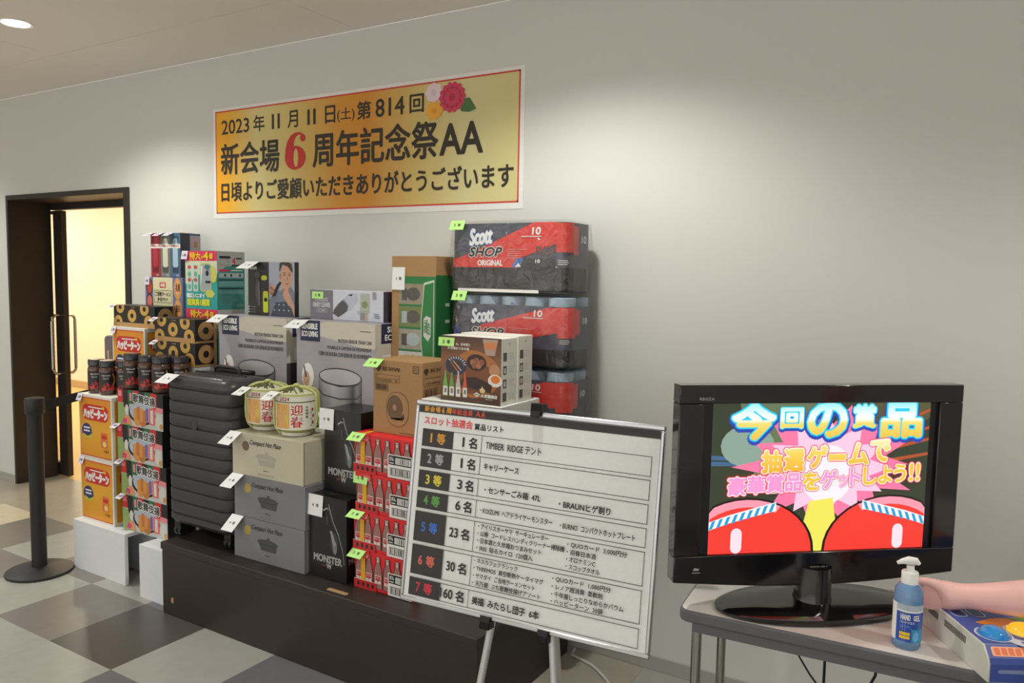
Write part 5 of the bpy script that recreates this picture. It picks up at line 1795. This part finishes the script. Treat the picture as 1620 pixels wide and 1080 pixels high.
# local axes: x = to the right of the console, -y = towards its front
prof = [(0, 0), (0, CHT), (-CL + .026, CHT), (-CL + .006, CHT - .022), (-CL, CHT - .034), (-CL, 0)]
MB().prism(prof, 0, CWD, CWH, 'x').build('housing', cs, bevel=.0015)
MB().box(.004, -CL + .03, CHT + .0002, CWD - .004, -.004, CHT + .0012, CBL).build('top_plate', cs, smooth=False)
fb = MB()
fb.add([(.004, -CL + .026, CHT + .001), (CWD - .004, -CL + .026, CHT + .001), (CWD - .004, -CL + .005, CHT - .022), (.004, -CL + .005, CHT - .022)], [(0, 3, 2, 1)], CBL)
fb.add([(.004, -CL + .005, CHT - .022), (CWD - .004, -CL + .005, CHT - .022), (CWD - .004, -CL - .001, CHT - .034), (.004, -CL - .001, CHT - .034)], [(0, 3, 2, 1)], CBL)
fb.add([(.004, -CL - .001, CHT - .034), (CWD - .004, -CL - .001, CHT - .034), (CWD - .004, -CL - .001, .002), (.004, -CL - .001, .002)], [(0, 3, 2, 1)], CBL)
fb.build('front_plate', cs, smooth=False)
VD = M('vent_dark', (70, 68, 64), 0.7)
for g0, n in ((-.035, 8), (-.115, 16)):
    for i in range(n):
        y_ = g0 - i * .0062
        MB().box(-.0006, y_ - .0018, .045, .002, y_ + .0016, .062, VD).build('vent_slot', cs, smooth=False)
p = Print(CWD, CL, lambda u, v, k: (u * CWD, -CL + v * CL, CHT + .0014 + k))
p.poly([(.10, .46), (.2, .53), (.5, .62), (1, .66), (.99, .16), (.30, .14), (.235, .22), (.20, .36)], COR)
p.poly([(.30, .56), (.6, .62), (.6, .54), (.36, .48)], M('console_green', (110, 140, 60), 0.4))
OUT = M('console_outline', (206, 210, 220), 0.4)
for uu in (.03, .13):
    p.rr(uu, .56, uu + .08, .9, .012, OUT)
    p.rr(uu + .006, .568, uu + .074, .892, .01, M('console_navy', (52, 60, 120), 0.4))
BU = ((.118, .245, (30, 140, 214), '1'), (.298, .312, (250, 190, 30), '2'))
for bu, bv, c, t in BU:
    p.ell(bu, bv, .092, .132, OUT, 32)
    p.ell(bu, bv, .082, .118, M('console_navy', (52, 60, 120), 0.4), 32)
    p.poly([(bu + .03, bv - .11), (bu + .08, bv - .06), (bu + .14, bv - .12), (bu + .14, bv - .19), (bu + .07, bv - .19)], OUT)
    p.text(t, bu + .085, bv - .175, bu + .115, bv - .115, CBL, .06)
p.done('top_print', cs)
for bu, bv, c, t in BU:
    r_ = .032
    rings = [(r_ * math.cos(a), CHT + .002 + .018 * math.sin(a)) for a in [math.radians(q) for q in (0, 15, 30, 45, 60, 75, 88)]]
    o = MB().lathe([(r_ + .003, CHT + .0015), (r_ + .003, CHT + .004), (r_, CHT + .004)] + [(a, b_ + .002) for a, b_ in rings], M('button_' + t, c, 0.06, coat=1.0, emit=0.0 if t == '1' else 0.9), 32, c=(bu * CWD, -CL + bv * CL))
    o.build('dome_button', cs)
p = Print(CWD, .06, lambda u, v, k: (u * CWD, -CL - .0012 - k, v * .044))
p.rr(.05, .52, .9, .72, .004, M('console_pale', (130, 140, 184), 0.4))
p.done('front_print', cs)
# orange lettering strip on the sloping edge
p = Print(CWD, .03, lambda u, v, k: (u * CWD, -CL + .005 + v * .021 - .0006 - k, CHT - .022 + v * .023 + .0006 + k))
p.rr(.03, .12, .92, .82, .004, M('console_peach', (240, 170, 140), 0.4))
for i in range(24):
    p.rr(.045 + i * .036, .2, .045 + i * .036 + .028, .74, .002, M('console_letter', (232, 108, 40), 0.4))
    p.k -= 1
p.k += 1
p.done('edge_print', cs)

# leads below the table
for nm, lab, pts in (('signal_lead', 'thin black lead drooping sideways under the table', [(-.45, -.5, .66), (-.42, -.5, .45), (-.385, -.5, .40), (-.363, -.5, .375), (-.32, -.48, .25), (-.30, -.45, .006), (-.2, -.4, .006)]),
                     ('power_lead', 'straight black lead hanging down behind the table', [(-.345, -.5, .66), (-.345, -.5, .3), (-.34, -.49, .006), (-.3, -.3, .006)]),
                     ('console_lead', 'short black lead hanging below the console', [(-.19, -.5, .66), (-.205, -.5, .45), (-.225, -.5, .40), (-.25, -.49, .006), (-.1, -.3, .006)]),
                     ('adapter_lead', 'thick black lead hanging below the hand gel bottle', [(-.05, -.52, .66), (-.055, -.52, .4), (-.06, -.5, .006), (.1, -.3, .006)])):
    tag(MB().tube(pts, .0045 if nm != 'signal_lead' else .003, RUB, 6).build(nm), lab, 'cable')

# ================================================================== seated person whose arm reaches into the picture
SKINM = M('arm_skin', (238, 188, 182), 0.5, var=.06, scale=25)


class Skel:
    """joint skeleton grown into one continuous surface"""

    def __init__(self):
        self.V, self.E, self.R = [], [], []

    def v(self, p_, r_):
        self.V.append(tuple(p_))
        self.R.append(r_ if isinstance(r_, tuple) else (r_, r_))
        return len(self.V) - 1

    def chain(self, root, pts):
        a = root
        for p_, r_ in pts:
            b_ = self.v(p_, r_)
            self.E.append((a, b_))
            a = b_
        return a

    def build(self, name, mat, parent=None):
        me = bpy.data.meshes.new(name)
        me.from_pydata(self.V, self.E, [])
        me.materials.append(mat)
        o = bpy.data.objects.new(name, me)
        COL.objects.link(o)
        o.parent = parent
        md = o.modifiers.new('skin', 'SKIN')
        md.use_smooth_shade = True
        for i, sv in enumerate(me.skin_vertices[0].data):
            sv.radius = self.R[i]
            sv.use_root = (i == 0)
        md = o.modifiers.new('sub', 'SUBSURF')
        md.levels = md.render_levels = 2
        return o


def fingers(sk, palm, base, fwd, across, curl, s=1.0):
    for q, (k_, ln) in enumerate(((1.5, .062), (.5, .074), (-.5, .070), (-1.5, .054))):
        c = base + across * (k_ * .0205 * s)
        d = (fwd + across * k_ * .05).normalized()
        sk.chain(palm, [(c, .0095), (c + d * ln * .42, .0086), (c + d * ln * .75 + curl * .006, .0078), (c + d * ln + curl * .014, .0066)])


Z8 = Vector((0, 0, .008))
sk = Skel()
pel = sk.v((.64, -1.20, .54), (.105, .09))
chest = sk.chain(pel, [((.635, -1.17, .70), (.105, .088)), ((.62, -1.10, .93), (.115, .092))])
nk = sk.chain(chest, [((.605, -1.05, 1.06), .05), ((.60, -1.02, 1.135), .052)])
sk.chain(nk, [((.59, -.985, 1.185), (.064, .072)), ((.588, -.985, 1.245), (.078, .09)), ((.59, -.99, 1.305), (.074, .088)), ((.592, -1.0, 1.345), .045)])
lsh = sk.chain(chest, [((.50, -1.055, 1.04), .048), ((.43, -1.005, 1.05), .048)])
wr_ = sk.chain(lsh, [((.35, -.91, .985), .05), ((.262, -.803, .903), .045), ((.20, -.775, .880), .052), ((.13, -.745, .850), .048), ((.06, -.728, .830), .039), ((.010, -.72, .820), .032)])
pm = sk.chain(wr_, [((-.012, -.718, .815), (.026, .038)), ((-.034, -.716, .810), (.022, .042))])
p2_ = sk.chain(pm, [((-.066, -.714, .805), (.019, .044))])
fingers(sk, p2_, Vector((-.084, -.713, .803)), Vector((-1, .10, -.10)), Vector((0, -.06, 1)).normalized(), Vector((0, -.5, -1)))
sk.chain(pm, [((-.048, -.738, .836), .0145), ((-.076, -.750, .848), .0115), ((-.100, -.754, .846), .0095)])
rsh = sk.chain(chest, [((.74, -1.09, 1.04), .048), ((.80, -1.075, 1.03), .048)])
w2 = sk.chain(rsh, [((.85, -1.03, .92), .05), ((.87, -.985, .815), .045), ((.82, -.90, .785), .044), ((.76, -.82, .755), .034), ((.73, -.785, .742), .028)])
q2 = sk.chain(w2, [((.712, -.762, .734), (.042, .02)), ((.695, -.735, .728), (.044, .018))])
fingers(sk, q2, Vector((.685, -.718, .724)), Vector((-.45, .89, -.10)).normalized(), Vector((.89, .45, 0)), Vector((0, 0, -.4)))
sk.chain(w2, [((.695, -.785, .735), .013), ((.672, -.765, .727), .0105), ((.655, -.745, .722), .0088)])
for hx in (.56, .72):
    sk.chain(pel, [((hx, -1.13, .53), .070), ((hx - .02, -.95, .535), .066), ((hx - .03, -.79, .53), .060), ((hx - .03, -.78, .38), .056), ((hx - .03, -.80, .20), .046), ((hx - .03, -.815, .09), .038), ((hx - .03, -.76, .05), .036), ((hx - .03, -.68, .04), .032)])
person = sk.build('person', SKINM)
tag(person, 'seated person whose bare forearm reaches across above the button console', 'person')

TOP, TROU, SHOE = M('shirt_cloth', (70, 76, 92), 0.8, var=.08), M('trouser_cloth', (46, 48, 56), 0.8, var=.08), M('shoe_leather', (34, 32, 32), 0.5)
sk = Skel()
a0 = sk.v((.64, -1.20, .52), (.150, .130))
c0 = sk.chain(a0, [((.635, -1.17, .70), (.134, .114)), ((.62, -1.10, .93), (.154, .124))])
sk.chain(c0, [((.607, -1.062, 1.055), .095), ((.604, -1.045, 1.095), .070)])
sk.chain(c0, [((.50, -1.055, 1.045), .076), ((.43, -1.005, 1.055), .070), ((.365, -.928, 1.0), .064), ((.335, -.892, .972), .060)])
sk.chain(c0, [((.74, -1.09, 1.045), .076), ((.80, -1.075, 1.035), .070), ((.845, -1.036, .94), .064), ((.858, -1.015, .89), .060)])
sk.build('shirt', TOP, person)
sk = Skel()
a0 = sk.v((.64, -1.20, .525), (.134, .110))
for hx in (.56, .72):
    sk.chain(a0, [((hx, -1.13, .53), .092), ((hx - .02, -.95, .535), .084), ((hx - .03, -.79, .53), .070), ((hx - .03, -.78, .38), .068), ((hx - .03, -.80, .20), .060), ((hx - .03, -.812, .10), .056)])
sk.build('trousers', TROU, person)
for hx in (.56, .72):
    sk = Skel()
    a0 = sk.v((hx - .03, -.84, .05), (.046, .05))
    sk.chain(a0, [((hx - .03, -.76, .05), (.052, .05)), ((hx - .03, -.66, .040), (.050, .038)), ((hx - .03, -.60, .036), (.036, .030))])
    sk.build('shoe', SHOE, person)
HC_ = Vector((.59, -.99, 1.27))
rings = []
for i in range(9):
    t = math.radians(8 + i * 13)
    rings.append([(HC_.x + .088 * math.sin(t) * math.cos(2 * math.pi * j / 24), HC_.y - .012 + .100 * math.sin(t) * math.sin(2 * math.pi * j / 24) - (.03 if t > 1.3 else 0) * (1 + math.sin(2 * math.pi * j / 24)), HC_.z + .008 + .102 * math.cos(t)) for j in range(24)])
MB().loops(rings, M('dark_hair', (40, 34, 32), 0.6, var=.2, scale=120, bump=.5)).build('hair', person)
for sx in (-1, 1):
    MB().lathe([(.002, -.009), (.007, -.006), (.009, 0), (.007, .006), (.002, .009)], M('eye_white', (226, 222, 216), 0.3), 12).build('eye', person).location = (HC_.x + sx * .030, HC_.y + .073, HC_.z - .005)
    MB().lathe([(.002, -.028), (.010, -.018), (.013, .004), (.010, .022), (.002, .028)], SKINM, 10).build('ear', person).location = (HC_.x + sx * .074, HC_.y - .005, HC_.z - .012)
MB().tube([(HC_.x, HC_.y + .078, HC_.z + .0), (HC_.x, HC_.y + .092, HC_.z - .03), (HC_.x, HC_.y + .080, HC_.z - .042)], [.007, .013, .008], SKINM, 8).build('nose', person)
MB().tube([(HC_.x - .022, HC_.y + .072, HC_.z - .066), (HC_.x, HC_.y + .080, HC_.z - .064), (HC_.x + .022, HC_.y + .072, HC_.z - .066)], [.003, .006, .003], M('lips', (190, 118, 112), 0.5), 8).build('mouth', person)

st_ = tag(empty('stool', (.642, -1.21, 0)), 'round padded stool under the seated person', 'stool')
MB().lathe([(.165, .385), (.18, .39), (.185, .41), (.175, .428), (.12, .432), (.002, .432)], M('stool_vinyl', (52, 52, 56), 0.5), 32).build('seat', st_)
for q in range(4):
    a = math.radians(45 + 90 * q)
    MB().tube([(.13 * math.cos(a), .13 * math.sin(a), .387), (.19 * math.cos(a), .19 * math.sin(a), 0)], .012, CHROME, 10).build('leg', st_)
MB().tube([(.165 * math.cos(2 * math.pi * q / 24), .165 * math.sin(2 * math.pi * q / 24), .16) for q in range(25)], .008, CHROME, 8).build('foot_ring', st_)
